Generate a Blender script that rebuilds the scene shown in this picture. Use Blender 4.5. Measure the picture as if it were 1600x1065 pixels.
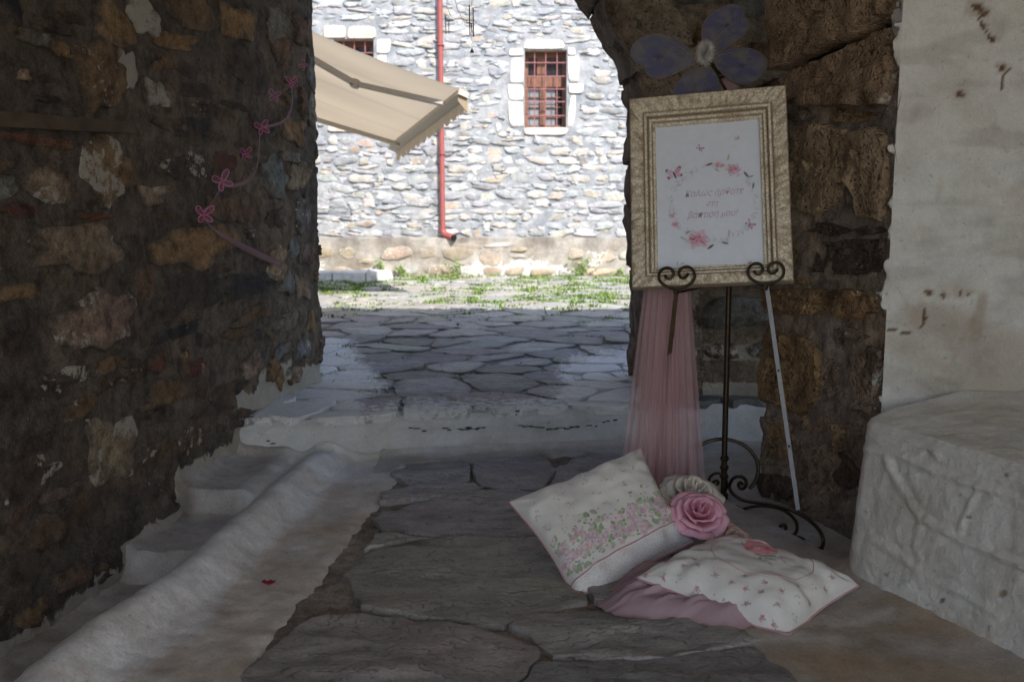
import bpy, math, random
from math import sin, cos, pi, radians, sqrt, atan2, exp
from mathutils import Vector, Matrix, noise

for o in list(bpy.data.objects):
    bpy.data.objects.remove(o)
SC = bpy.context.scene
COL = SC.collection
R = random.Random(11)

# ------------------------------------------------------------------ camera
PITCH = math.atan(222.5 / (1600 * 35 / 36))
F = 1600 * 35 / 36
EYE = Vector((0, 0, 1.3))
cd = bpy.data.cameras.new('camera')
cam = bpy.data.objects.new('camera', cd)
COL.objects.link(cam)
cam.location = EYE
cam.rotation_euler = (pi / 2 - PITCH, 0, 0)
cd.lens = 35
cd.sensor_width = 36
cd.clip_start = 0.05
cd.clip_end = 600
cd.dof.use_dof = True
cd.dof.focus_distance = 4.0
cd.dof.aperture_fstop = 3.6
SC.camera = cam

# ------------------------------------------------------------------ light
SUN = Vector((-0.382, 0.963, -1.0)).normalized()          # travel direction of the sunlight
EL = math.asin(-SUN.z)
w = bpy.data.worlds.new('World')
SC.world = w
w.use_nodes = True
nt = w.node_tree
bg = nt.nodes['Background']
sky = nt.nodes.new('ShaderNodeTexSky')
sky.sky_type = 'NISHITA'
sky.sun_disc = False
sky.sun_elevation = EL
sky.sun_rotation = atan2(-SUN.x, -SUN.y)
nt.links.new(sky.outputs[0], bg.inputs[0])
bg.inputs[1].default_value = 0.15
sd = bpy.data.lights.new('sun', 'SUN')
sd.energy = 3.4
sd.angle = radians(0.53)
sd.color = (1.0, 0.955, 0.89)
so = bpy.data.objects.new('sun', sd)
COL.objects.link(so)
so.location = (4, -8, 12)
so.rotation_euler = SUN.to_track_quat('-Z', 'Y').to_euler()
SC.view_settings.view_transform = 'Standard'
SC.view_settings.look = 'None'
SC.view_settings.gamma = 1
SC.view_settings.use_curve_mapping = False
SC.view_settings.exposure = 1.1
SC.render.engine = 'CYCLES'
SC.cycles.use_denoising = True
SC.cycles.max_bounces = 9
SC.cycles.diffuse_bounces = 6
SC.cycles.transparent_max_bounces = 16
SC.cycles.sample_clamp_indirect = 6

# ------------------------------------------------------------------ helpers
FWD = Vector((0, cos(PITCH), -sin(PITCH)))
UPV = Vector((0, sin(PITCH), cos(PITCH)))
RT = Vector((1, 0, 0))

def ray(px, py):
    return FWD + (px - 800) / F * RT - (py - 532.5) / F * UPV

def G(px, py, z=0.0):                       # point of the level z seen at a photo pixel
    d = ray(px, py)
    return EYE + d * ((z - EYE.z) / d.z)

def AY(px, py, Y):                          # point at depth Y
    d = ray(px, py)
    return EYE + d * (Y / d.y)

def ONP(px, py, p0, n):                     # point on a plane
    d = ray(px, py)
    return EYE + d * ((p0 - EYE).dot(n) / d.dot(n))

def PX(p):
    d = Vector(p) - EYE
    z = d.dot(FWD)
    if z < 0.05:
        return (-9999, -9999)
    return (800 + F * d.x / z, 532.5 - F * d.dot(UPV) / z)

def nz(x, y, z=0.0):
    return noise.noise(Vector((x, y, z)))

def fb(x, y, z=0.0, o=3):
    s, a, f = 0, 1, 1
    for i in range(o):
        s += a * noise.noise(Vector((x * f + 7.3 * i, y * f - 3.1 * i, z * f)))
        a *= 0.5
        f *= 2.1
    return s

def sm(a, b, x):
    t = max(0.0, min(1.0, (x - a) / (b - a)))
    return t * t * (3 - 2 * t)

def mixc(a, b, t):
    return tuple(a[i] + (b[i] - a[i]) * t for i in range(3))

def jit(c, s, r=None):
    r = r or R
    k = 1 + r.uniform(-s, s)
    return tuple(max(0.004, c[i] * k * (1 + r.uniform(-s, s) * 0.25)) for i in range(3))

def inpoly(x, y, P):
    c = False
    n = len(P)
    for i in range(n):
        x1, y1 = P[i]
        x2, y2 = P[i - 1]
        if (y1 > y) != (y2 > y) and x < (x2 - x1) * (y - y1) / (y2 - y1) + x1:
            c = not c
    return c

def segd(p, P):                             # distance from a point to a polyline
    best = 1e9
    for i in range(len(P) - 1):
        ax, ay = P[i]
        bx, by = P[i + 1]
        dx, dy = bx - ax, by - ay
        t = max(0, min(1, ((p[0] - ax) * dx + (p[1] - ay) * dy) / (dx * dx + dy * dy + 1e-12)))
        best = min(best, (p[0] - ax - t * dx) ** 2 + (p[1] - ay - t * dy) ** 2)
    return sqrt(best)

def crom(P, n=8):                           # Catmull-Rom through points
    P = [Vector(p) for p in P]
    out = []
    for i in range(len(P) - 1):
        p0 = P[max(i - 1, 0)]
        p1, p2 = P[i], P[i + 1]
        p3 = P[min(i + 2, len(P) - 1)]
        for k in range(n):
            t = k / n
            out.append(0.5 * ((2 * p1) + (p2 - p0) * t + (2 * p0 - 5 * p1 + 4 * p2 - p3) * t * t + (3 * p1 - p0 - 3 * p2 + p3) * t ** 3))
    out.append(P[-1])
    return out

class MB:
    """collects geometry (world or local coordinates) for ONE mesh object"""
    def __init__(self):
        self.v, self.f, self.c, self.l = [], [], [], []

    def add(self, vs, fs, col=(0.5, 0.5, 0.5), lime=0.0):
        b = len(self.v)
        self.v += [tuple(x) for x in vs]
        self.f += [tuple(b + i for i in f) for f in fs]
        if isinstance(col, list):
            self.c += col
        else:
            self.c += [col] * len(vs)
        if isinstance(lime, list):
            self.l += lime
        else:
            self.l += [lime] * len(vs)
        return self

    def box(self, a, b, col=(0.5, 0.5, 0.5), M=None):
        x0, y0, z0 = a
        x1, y1, z1 = b
        vs = [Vector(p) for p in ((x0, y0, z0), (x1, y0, z0), (x1, y1, z0), (x0, y1, z0), (x0, y0, z1), (x1, y0, z1), (x1, y1, z1), (x0, y1, z1))]
        if M:
            vs = [M @ p for p in vs]
        return self.add(vs, [(0, 3, 2, 1), (4, 5, 6, 7), (0, 1, 5, 4), (1, 2, 6, 5), (2, 3, 7, 6), (3, 0, 4, 7)], col)

    def bbox(self, a, b, r=0.006, col=(0.5, 0.5, 0.5), M=None):     # box with chamfered edges
        x0, y0, z0 = a
        x1, y1, z1 = b
        vs, fs = [], []
        for sx in (0, 1):
            for sy in (0, 1):
                for sz in (0, 1):
                    p = ((x0, x1)[sx], (y0, y1)[sy], (z0, z1)[sz])
                    d = (1 - 2 * sx, 1 - 2 * sy, 1 - 2 * sz)
                    for ax in range(3):
                        q = [p[i] + d[i] * r for i in range(3)]
                        q[ax] = p[ax]
                        vs.append(Vector(q))
        I = lambda sx, sy, sz, ax: ((sx * 2 + sy) * 2 + sz) * 3 + ax
        for s in (0, 1):
            for ax, mk in ((0, lambda a, b, s: (s, a, b)), (1, lambda a, b, s: (a, s, b)), (2, lambda a, b, s: (a, b, s))):
                fs.append([I(*mk(a, b, s), ax) for a, b in ((0, 0), (1, 0), (1, 1), (0, 1))])
        for a in (0, 1):
            for b in (0, 1):
                fs.append([I(0, a, b, 1), I(1, a, b, 1), I(1, a, b, 2), I(0, a, b, 2)])
                fs.append([I(a, 0, b, 0), I(a, 1, b, 0), I(a, 1, b, 2), I(a, 0, b, 2)])
                fs.append([I(a, b, 0, 0), I(a, b, 1, 0), I(a, b, 1, 1), I(a, b, 0, 1)])
                for c in (0, 1):
                    pass
        for sx in (0, 1):
            for sy in (0, 1):
                for sz in (0, 1):
                    fs.append([I(sx, sy, sz, 0), I(sx, sy, sz, 1), I(sx, sy, sz, 2)])
        if M:
            vs = [M @ p for p in vs]
        return self.add(vs, fs, col)

    def tube(self, P, r, seg=8, col=(0.5, 0.5, 0.5), closed=False, flat=None):
        P = [Vector(p) for p in P]
        n = len(P)
        vs, fs = [], []
        t0 = (P[1] - P[0]).normalized()
        nn = t0.orthogonal().normalized()
        if flat is not None:
            nn = (Vector(flat) - t0 * Vector(flat).dot(t0)).normalized()
        for i in range(n):
            if closed:
                t = (P[(i + 1) % n] - P[i - 1]).normalized()
            else:
                t = (P[min(i + 1, n - 1)] - P[max(i - 1, 0)]).normalized()
            nn = (nn - t * nn.dot(t))
            nn = nn.normalized() if nn.length > 1e-6 else t.orthogonal().normalized()
            bb = t.cross(nn)
            rr = r(i / (n - 1)) if callable(r) else r
            for k in range(seg):
                a = 2 * pi * k / seg
                vs.append(P[i] + nn * (cos(a) * rr) + bb * (sin(a) * rr))
        for i in range(n if closed else n - 1):
            j = (i + 1) % n
            for k in range(seg):
                k2 = (k + 1) % seg
                fs.append((i * seg + k, i * seg + k2, j * seg + k2, j * seg + k))
        if not closed:
            fs.append(tuple(range(seg))[::-1])
            fs.append(tuple((n - 1) * seg + k for k in range(seg)))
        return self.add(vs, fs, col)

    def strip(self, P, w, th, nrm, col=(0.5, 0.5, 0.5)):        # flat bar: width w across, thickness th along nrm
        P = [Vector(p) for p in P]
        vs, fs = [], []
        n = len(P)
        for i in range(n):
            t = (P[min(i + 1, n - 1)] - P[max(i - 1, 0)]).normalized()
            N = Vector(nrm[i] if isinstance(nrm, list) else nrm)
            N = (N - t * N.dot(t)).normalized()
            b = t.cross(N)
            ww = w(i / (n - 1)) if callable(w) else w
            for sx, sy in ((-1, -1), (1, -1), (1, 1), (-1, 1)):
                vs.append(P[i] + b * (sx * ww / 2) + N * (sy * th / 2))
        for i in range(n - 1):
            for k in range(4):
                k2 = (k + 1) % 4
                fs.append((i * 4 + k, i * 4 + k2, i * 4 + 4 + k2, i * 4 + 4 + k))
        fs.append((3, 2, 1, 0))
        fs.append(tuple((n - 1) * 4 + k for k in range(4)))
        return self.add(vs, fs, col)

    def build(self, name, m, parent=None, smooth=True, kind=None, local=False, flip=False):
        me = bpy.data.meshes.new(name)
        off = Vector((0, 0, 0))
        if parent is not None and not local:
            off = wloc(parent)
        me.from_pydata([(x[0] - off.x, x[1] - off.y, x[2] - off.z) for x in self.v], [], self.f)
        a = me.attributes.new('Col', 'FLOAT_COLOR', 'POINT')
        a.data.foreach_set('color', [q for c in self.c for q in (c[0], c[1], c[2], 1.0)])
        if any(self.l):
            b = me.attributes.new('lime', 'FLOAT', 'POINT')
            b.data.foreach_set('value', self.l)
        if smooth:
            me.polygons.foreach_set('use_smooth', [True] * len(me.polygons))
            if smooth != 'all':
                me.set_sharp_from_angle(angle=radians(smooth if smooth is not True else 42))
        me.materials.append(m)
        me.update()
        o = bpy.data.objects.new(name, me)
        COL.objects.link(o)
        if parent is not None:
            o.parent = parent
        if kind:
            o['kind'] = kind
        return o

def wloc(o):
    v = Vector(o.location)
    while o.parent is not None:
        o = o.parent
        v += o.location
    return v

def thing(name, label, cat, loc=(0, 0, 0), group=None):
    o = bpy.data.objects.new(name, None)
    o.empty_display_size = 0.1
    COL.objects.link(o)
    o.location = loc
    o['label'] = label
    o['category'] = cat
    if group:
        o['group'] = group
    return o

def tag(o, label, cat, group=None):
    o['label'] = label
    o['category'] = cat
    if group:
        o['group'] = group
    return o

def grid(mb, nu, nv, fn, skip=None):
    """fn(i,j) -> (co, col, lime)"""
    vs, cs, ls, fs = [], [], [], []
    for j in range(nv):
        for i in range(nu):
            p, c, l = fn(i, j)
            vs.append(p)
            cs.append(c)
            ls.append(l)
    for j in range(nv - 1):
        for i in range(nu - 1):
            if skip and skip(i, j):
                continue
            fs.append((j * nu + i, j * nu + i + 1, (j + 1) * nu + i + 1, (j + 1) * nu + i))
    mb.add(vs, fs, cs, ls)

# ------------------------------------------------------------------ materials
def newmat(name):
    m = bpy.data.materials.new(name)
    m.use_nodes = True
    t = m.node_tree
    return m, t, t.nodes['Principled BSDF'], t.nodes, t.links

def vcmat(name, rough=0.9, nscale=18.0, namt=0.35, bscale=40.0, bump=0.4, bdist=0.01, limec=(0.62, 0.60, 0.56), stretch=None,
          pits=False, fine=130.0, spec=0.25, stain=None, specks=0.0, soft=0.045, layers=None, mottle=None):
    m, t, bs, N, L = newmat(name)
    at = N.new('ShaderNodeAttribute')
    at.attribute_name = 'Col'
    tc = N.new('ShaderNodeTexCoord')
    mp = N.new('ShaderNodeMapping')
    L.new(tc.outputs['Object'], mp.inputs['Vector'])
    if stretch:
        mp.inputs['Scale'].default_value = stretch
    n1 = N.new('ShaderNodeTexNoise')
    n1.inputs['Scale'].default_value = nscale
    n1.inputs['Detail'].default_value = 8
    n1.inputs['Roughness'].default_value = 0.65
    L.new(mp.outputs[0], n1.inputs['Vector'])
    mr = N.new('ShaderNodeMapRange')
    mr.inputs[1].default_value = 0.33
    mr.inputs[2].default_value = 0.67
    mr.inputs[3].default_value = 1 - namt
    mr.inputs[4].default_value = 1 + namt
    L.new(n1.outputs['Fac'], mr.inputs[0])
    nf = N.new('ShaderNodeTexNoise')
    nf.inputs['Scale'].default_value = fine
    nf.inputs['Detail'].default_value = 4
    L.new(mp.outputs[0], nf.inputs['Vector'])
    mf_ = N.new('ShaderNodeMapRange')
    mf_.inputs[1].default_value = 0.35
    mf_.inputs[2].default_value = 0.65
    mf_.inputs[3].default_value = 1 - namt * 0.55
    mf_.inputs[4].default_value = 1 + namt * 0.55
    L.new(nf.outputs['Fac'], mf_.inputs[0])
    m2_ = N.new('ShaderNodeMath')
    m2_.operation = 'MULTIPLY'
    L.new(mr.outputs[0], m2_.inputs[0])
    L.new(mf_.outputs[0], m2_.inputs[1])
    mul = N.new('ShaderNodeVectorMath')
    mul.operation = 'SCALE'
    L.new(at.outputs['Color'], mul.inputs[0])
    L.new(m2_.outputs[0], mul.inputs['Scale'])
    src = mul.outputs[0]
    if stain:
        ns = N.new('ShaderNodeTexNoise')
        ns.inputs['Scale'].default_value = stain[1]
        ns.inputs['Detail'].default_value = 7
        ns.inputs['Roughness'].default_value = 0.7
        L.new(tc.outputs['Object'], ns.inputs['Vector'])
        ms = N.new('ShaderNodeMapRange')
        ms.inputs[1].default_value = stain[2]
        ms.inputs[2].default_value = stain[3]
        ms.inputs[4].default_value = stain[4]
        L.new(ns.outputs['Fac'], ms.inputs[0])
        mx0 = N.new('ShaderNodeMix')
        mx0.data_type = 'RGBA'
        mx0.blend_type = 'MULTIPLY'
        L.new(ms.outputs[0], mx0.inputs[0])
        L.new(src, mx0.inputs[6])
        mx0.inputs[7].default_value = (*stain[0], 1)
        src = mx0.outputs[2]
    lay = None
    if layers:
        ml = N.new('ShaderNodeMapping')
        ml.inputs['Scale'].default_value = (1.0, 2.2, 2.2)
        ml.inputs['Rotation'].default_value = (0, 0, 0.2)
        L.new(tc.outputs['Object'], ml.inputs['Vector'])
        nl = N.new('ShaderNodeTexNoise')
        nl.inputs['Scale'].default_value = layers
        nl.inputs['Detail'].default_value = 5
        nl.inputs['Roughness'].default_value = 0.55
        nl.inputs['Distortion'].default_value = 0.12
        L.new(ml.outputs[0], nl.inputs['Vector'])
        for th in (0.40, 0.47, 0.525, 0.58, 0.65):
            ra_ = N.new('ShaderNodeMapRange')
            ra_.inputs[1].default_value = th
            ra_.inputs[2].default_value = th + 0.006
            L.new(nl.outputs['Fac'], ra_.inputs[0])
            d_ = N.new('ShaderNodeMath')
            d_.operation = 'SUBTRACT'
            L.new(nl.outputs['Fac'], d_.inputs[0])
            d_.inputs[1].default_value = th
            ab_ = N.new('ShaderNodeMath')
            ab_.operation = 'ABSOLUTE'
            L.new(d_.outputs[0], ab_.inputs[0])
            ln = N.new('ShaderNodeMapRange')
            ln.inputs[1].default_value = 0.0
            ln.inputs[2].default_value = 0.008
            ln.inputs[3].default_value = 0.76
            ln.inputs[4].default_value = 1.0
            L.new(ab_.outputs[0], ln.inputs[0])
            sc_ = N.new('ShaderNodeVectorMath')
            sc_.operation = 'SCALE'
            L.new(src, sc_.inputs[0])
            L.new(ln.outputs[0], sc_.inputs['Scale'])
            src = sc_.outputs[0]
            if lay is None:
                lay = ra_.outputs[0]
            else:
                a_ = N.new('ShaderNodeMath')
                L.new(lay, a_.inputs[0])
                L.new(ra_.outputs[0], a_.inputs[1])
                lay = a_.outputs[0]
    if mottle:
        nm = N.new('ShaderNodeTexNoise')
        nm.inputs['Scale'].default_value = mottle[0]
        nm.inputs['Detail'].default_value = 8
        nm.inputs['Roughness'].default_value = 0.7
        L.new(tc.outputs['Object'], nm.inputs['Vector'])
        mm = N.new('ShaderNodeMapRange')
        mm.inputs[1].default_value = 0.40
        mm.inputs[2].default_value = 0.52
        mm.inputs[3].default_value = mottle[1]
        mm.inputs[4].default_value = mottle[2]
        L.new(nm.outputs['Fac'], mm.inputs[0])
        sm_ = N.new('ShaderNodeVectorMath')
        sm_.operation = 'SCALE'
        L.new(src, sm_.inputs[0])
        L.new(mm.outputs[0], sm_.inputs['Scale'])
        src = sm_.outputs[0]
    if specks:
        nk = N.new('ShaderNodeTexNoise')
        nk.inputs['Scale'].default_value = 55
        nk.inputs['Detail'].default_value = 3
        nk.inputs['Distortion'].default_value = 0.6
        L.new(tc.outputs['Object'], nk.inputs['Vector'])
        mk = N.new('ShaderNodeMapRange')
        mk.inputs[1].default_value = 0.655
        mk.inputs[2].default_value = 0.72
        mk.inputs[4].default_value = specks
        L.new(nk.outputs['Fac'], mk.inputs[0])
        xk = N.new('ShaderNodeMix')
        xk.data_type = 'RGBA'
        L.new(mk.outputs[0], xk.inputs[0])
        L.new(src, xk.inputs[6])
        xk.inputs[7].default_value = (0.16, 0.115, 0.08, 1)
        src = xk.outputs[2]
    la = N.new('ShaderNodeAttribute')
    la.attribute_name = 'lime'
    n2 = N.new('ShaderNodeTexNoise')
    n2.inputs['Scale'].default_value = 26
    n2.inputs['Detail'].default_value = 9
    n2.inputs['Roughness'].default_value = 0.72
    L.new(tc.outputs['Object'], n2.inputs['Vector'])
    ad = N.new('ShaderNodeMath')
    ad.operation = 'ADD'
    L.new(la.outputs['Fac'], ad.inputs[0])
    L.new(n2.outputs['Fac'], ad.inputs[1])
    lr = N.new('ShaderNodeMapRange')
    lr.inputs[1].default_value = 1.015 - soft
    lr.inputs[2].default_value = 1.015 + soft
    L.new(ad.outputs[0], lr.inputs[0])
    mx = N.new('ShaderNodeMix')
    mx.data_type = 'RGBA'
    L.new(lr.outputs[0], mx.inputs[0])
    L.new(src, mx.inputs[6])
    n4 = N.new('ShaderNodeVectorMath')
    n4.operation = 'SCALE'
    n4.inputs[0].default_value = limec
    L.new(mr.outputs[0], n4.inputs['Scale'])
    mrl = N.new('ShaderNodeMapRange')
    mrl.inputs[1].default_value = 0.2
    mrl.inputs[2].default_value = 0.8
    mrl.inputs[3].default_value = 0.78
    mrl.inputs[4].default_value = 1.1
    L.new(n1.outputs['Fac'], mrl.inputs[0])
    L.new(mrl.outputs[0], n4.inputs['Scale'])
    L.new(n4.outputs[0], mx.inputs[7])
    L.new(mx.outputs[2], bs.inputs['Base Color'])
    bs.inputs['Roughness'].default_value = rough
    bs.inputs['Specular IOR Level'].default_value = spec
    n3 = N.new('ShaderNodeTexNoise')
    n3.inputs['Scale'].default_value = bscale
    n3.inputs['Detail'].default_value = 9
    n3.inputs['Roughness'].default_value = 0.68
    L.new(mp.outputs[0], n3.inputs['Vector'])
    h = n3.outputs['Fac']
    if pits:
        np_ = N.new('ShaderNodeTexNoise')
        np_.inputs['Scale'].default_value = 42
        np_.inputs['Detail'].default_value = 5
        np_.inputs['Roughness'].default_value = 0.6
        L.new(tc.outputs['Object'], np_.inputs['Vector'])
        mp_ = N.new('ShaderNodeMapRange')
        mp_.inputs[1].default_value = 0.33
        mp_.inputs[2].default_value = 0.46
        mp_.inputs[3].default_value = 0.50
        mp_.inputs[4].default_value = 1.12
        L.new(np_.outputs['Fac'], mp_.inputs[0])
        sp_ = N.new('ShaderNodeVectorMath')
        sp_.operation = 'SCALE'
        L.new(mx.outputs[2], sp_.inputs[0])
        L.new(mp_.outputs[0], sp_.inputs['Scale'])
        L.new(sp_.outputs[0], bs.inputs['Base Color'])
        vo = N.new('ShaderNodeTexVoronoi')
        vo.inputs['Scale'].default_value = 60
        vo.inputs['Randomness'].default_value = 1
        L.new(tc.outputs['Object'], vo.inputs['Vector'])
        pm = N.new('ShaderNodeMapRange')
        pm.inputs[1].default_value = 0.0
        pm.inputs[2].default_value = 0.45
        L.new(vo.outputs['Distance'], pm.inputs[0])
        hh = N.new('ShaderNodeMath')
        hh.operation = 'MULTIPLY'
        L.new(h, hh.inputs[0])
        L.new(pm.outputs[0], hh.inputs[1])
        h = hh.outputs[0]
    bp = N.new('ShaderNodeBump')
    bp.inputs['Strength'].default_value = bump
    bp.inputs['Distance'].default_value = bdist
    L.new(h, bp.inputs['Height'])
    if lay is not None:
        b2 = N.new('ShaderNodeBump')
        b2.inputs['Strength'].default_value = 0.9
        b2.inputs['Distance'].default_value = 0.006
        L.new(lay, b2.inputs['Height'])
        L.new(b2.outputs[0], bp.inputs['Normal'])
    L.new(bp.outputs[0], bs.inputs['Normal'])
    return m

def plain(name, col, rough=0.6, metal=0.0, nscale=40, namt=0.15, bump=0.0, spec=0.5, sheen=0.0):
    m, t, bs, N, L = newmat(name)
    tc = N.new('ShaderNodeTexCoord')
    n1 = N.new('ShaderNodeTexNoise')
    n1.inputs['Scale'].default_value = nscale
    n1.inputs['Detail'].default_value = 6
    L.new(tc.outputs['Object'], n1.inputs['Vector'])
    mr = N.new('ShaderNodeMapRange')
    mr.inputs[1].default_value = 0.25
    mr.inputs[2].default_value = 0.75
    mr.inputs[3].default_value = 1 - namt
    mr.inputs[4].default_value = 1 + namt
    L.new(n1.outputs['Fac'], mr.inputs[0])
    mul = N.new('ShaderNodeVectorMath')
    mul.operation = 'SCALE'
    mul.inputs[0].default_value = col
    L.new(mr.outputs[0], mul.inputs['Scale'])
    L.new(mul.outputs[0], bs.inputs['Base Color'])
    bs.inputs['Roughness'].default_value = rough
    bs.inputs['Metallic'].default_value = metal
    bs.inputs['Specular IOR Level'].default_value = spec
    if sheen:
        bs.inputs['Sheen Weight'].default_value = sheen
    if bump:
        bp = N.new('ShaderNodeBump')
        bp.inputs['Strength'].default_value = bump
        bp.inputs['Distance'].default_value = 0.004
        L.new(n1.outputs['Fac'], bp.inputs['Height'])
        L.new(bp.outputs[0], bs.inputs['Normal'])
    return m

def cloth(name, col, transl=0.3, transp=0.0, wscale=300, rough=0.9):
    m, t, bs, N, L = newmat(name)
    out = N['Material Output']
    bs.inputs['Base Color'].default_value = (*col, 1)
    bs.inputs['Roughness'].default_value = rough
    bs.inputs['Specular IOR Level'].default_value = 0.15
    at = N.new('ShaderNodeAttribute')
    at.attribute_name = 'Col'
    L.new(at.outputs['Color'], bs.inputs['Base Color'])
    tr = N.new('ShaderNodeBsdfTranslucent')
    L.new(at.outputs['Color'], tr.inputs['Color'])
    mx = N.new('ShaderNodeMixShader')
    mx.inputs[0].default_value = transl
    L.new(bs.outputs[0], mx.inputs[1])
    L.new(tr.outputs[0], mx.inputs[2])
    tc = N.new('ShaderNodeTexCoord')
    n1 = N.new('ShaderNodeTexNoise')
    n1.inputs['Scale'].default_value = wscale
    L.new(tc.outputs['Object'], n1.inputs['Vector'])
    bp = N.new('ShaderNodeBump')
    bp.inputs['Strength'].default_value = 0.15
    bp.inputs['Distance'].default_value = 0.002
    L.new(n1.outputs['Fac'], bp.inputs['Height'])
    L.new(bp.outputs[0], bs.inputs['Normal'])
    last = mx.outputs[0]
    if transp:
        tp = N.new('ShaderNodeBsdfTransparent')
        m2 = N.new('ShaderNodeMixShader')
        m2.inputs[0].default_value = transp
        L.new(last, m2.inputs[1])
        L.new(tp.outputs[0], m2.inputs[2])
        last = m2.outputs[0]
    L.new(last, out.inputs['Surface'])
    return m

M_MASON = vcmat('old_masonry', 0.92, 14, 0.36, 38, 1.0, 0.022, (0.46, 0.42, 0.36), pits=False, mottle=(17, 0.68, 1.2))
M_TUFF = vcmat('porous_tuff', 0.95, 22, 0.3, 34, 1.0, 0.03, (0.52, 0.49, 0.44), pits=True)
M_MORTAR = vcmat('grey_mortar', 0.95, 9, 0.32, 55, 0.7, 0.012, (0.50, 0.47, 0.43))
M_FARSTONE = vcmat('sunlit_stone', 0.9, 9, 0.24, 25, 0.6, 0.02, (0.68, 0.66, 0.62))
M_PAVE = vcmat('slate_paving', 0.62, 8, 0.28, 18, 0.9, 0.02, (0.68, 0.68, 0.68), stretch=(1.0, 1.6, 1.6), spec=0.35, soft=0.10, layers=2.6)
M_SLAB = vcmat('dark_slate_slab', 0.6, 7, 0.26, 13, 0.7, 0.02, (0.42, 0.38, 0.33), stretch=(1.0, 1.7, 1.7), spec=0.35, fine=80.0, layers=2.1,
               stain=((0.70, 0.54, 0.44), 1.7, 0.45, 0.72, 0.5))
M_LIME = vcmat('limewash', 0.9, 8, 0.09, 55, 0.7, 0.009, (0.68, 0.67, 0.64), stain=((0.72, 0.64, 0.55), 3.2, 0.48, 0.72, 0.7), specks=0.35)
M_LIMEFLOOR = vcmat('worn_limewash_floor', 0.85, 9, 0.15, 26, 0.6, 0.010, (0.66, 0.66, 0.66), stain=((0.68, 0.57, 0.46), 2.6, 0.42, 0.68, 0.7), specks=0.5)
M_DIRT = vcmat('joint_dirt', 0.97, 20, 0.4, 60, 0.7, 0.01, (0.58, 0.58, 0.57))
M_WOOD = plain('weathered_wood', (0.085, 0.058, 0.036), 0.85, nscale=14, namt=0.4, bump=0.5)
M_IRON = plain('bronzed_iron', (0.055, 0.040, 0.026), 0.42, 0.75, nscale=60, namt=0.4, bump=0.15)
M_BRASS = plain('brown_flat_bar', (0.12, 0.085, 0.05), 0.5, 0.6, nscale=50, namt=0.3)
M_ALU = plain('dull_aluminium', (0.24, 0.24, 0.255), 0.5, 0.3, nscale=50, namt=0.12)
M_REDPIPE = plain('red_painted_pipe', (0.29, 0.075, 0.068), 0.65, 0, nscale=12, namt=0.15)
M_REDBAR = plain('red_painted_bars', (0.30, 0.125, 0.12), 0.6, 0, nscale=30, namt=0.2)
M_WINWOOD = plain('window_wood', (0.17, 0.075, 0.045), 0.6, 0, nscale=16, namt=0.3)
M_PANE = plain('dark_window_pane', (0.02, 0.023, 0.03), 0.08, 0, namt=0.05, spec=0.5)
M_CURTAIN = plain('grey_curtain_pane', (0.22, 0.23, 0.25), 0.3, 0, nscale=8, namt=0.2)
M_AWNING = cloth('awning_canvas', (0.55, 0.44, 0.31), 0.42)
M_AWNMETAL = plain('awning_metal', (0.42, 0.38, 0.33), 0.45, 0.1, namt=0.08)
M_FRAME = vcmat('crackled_frame', 0.55, 60, 0.2, 90, 0.45, 0.004, (0.5, 0.45, 0.36), spec=0.35)
def crackle(m):
    t = m.node_tree
    N, L = t.nodes, t.links
    bs = N['Principled BSDF']
    src = bs.inputs['Base Color'].links[0].from_socket
    tc = N.new('ShaderNodeTexCoord')
    ns = N.new('ShaderNodeTexNoise')
    ns.inputs['Scale'].default_value = 30
    L.new(tc.outputs['Object'], ns.inputs['Vector'])
    mxv = N.new('ShaderNodeMix')
    mxv.data_type = 'VECTOR'
    mxv.inputs[0].default_value = 0.02
    L.new(tc.outputs['Object'], mxv.inputs[4])
    L.new(ns.outputs['Color'], mxv.inputs[5])
    vo = N.new('ShaderNodeTexVoronoi')
    vo.feature = 'DISTANCE_TO_EDGE'
    vo.inputs['Scale'].default_value = 75
    L.new(mxv.outputs[1], vo.inputs['Vector'])
    mr = N.new('ShaderNodeMapRange')
    mr.inputs[1].default_value = 0.0
    mr.inputs[2].default_value = 0.09
    mr.inputs[3].default_value = 0.5
    mr.inputs[4].default_value = 1.06
    L.new(vo.outputs['Distance'], mr.inputs[0])
    sc = N.new('ShaderNodeVectorMath')
    sc.operation = 'SCALE'
    L.new(src, sc.inputs[0])
    L.new(mr.outputs[0], sc.inputs['Scale'])
    L.new(sc.outputs[0], bs.inputs['Base Color'])
crackle(M_FRAME)
M_PAPER = plain('print_paper', (0.74, 0.76, 0.82), 0.7, 0, namt=0.03, spec=0.2)
M_INK = vcmat('printed_ink', 0.7, 90, 0.12, 90, 0.05, 0.001, spec=0.15)
M_PILLOW = vcmat('cotton_satin', 0.5, 5, 0.05, 240, 0.12, 0.002, spec=0.4)
M_TULLE = cloth('pink_tulle', (0.6, 0.3, 0.33), 0.35, 0.58, 400)
M_TULLEB = cloth('pink_tulle_bunch', (0.6, 0.3, 0.33), 0.3, 0.12, 400)
M_RIBBON = cloth('organza_ribbon', (0.6, 0.3, 0.4), 0.35, 0.45, 400)
M_ROSE = vcmat('foam_petal', 0.75, 14, 0.1, 60, 0.1, 0.002, spec=0.3)
M_WING = cloth('navy_wing_gauze', (0.03, 0.035, 0.12), 0.2, 0.12, 300)
M_GOLD = plain('gold_glitter', (0.17, 0.135, 0.085), 0.6, 0.1, nscale=200, namt=0.5)
M_FLUFF = plain('white_fluff', (0.78, 0.76, 0.74), 0.9, 0, namt=0.05)
M_LEAF = vcmat('weed_leaf', 0.6, 30, 0.25, 60, 0.1, 0.002)
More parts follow.
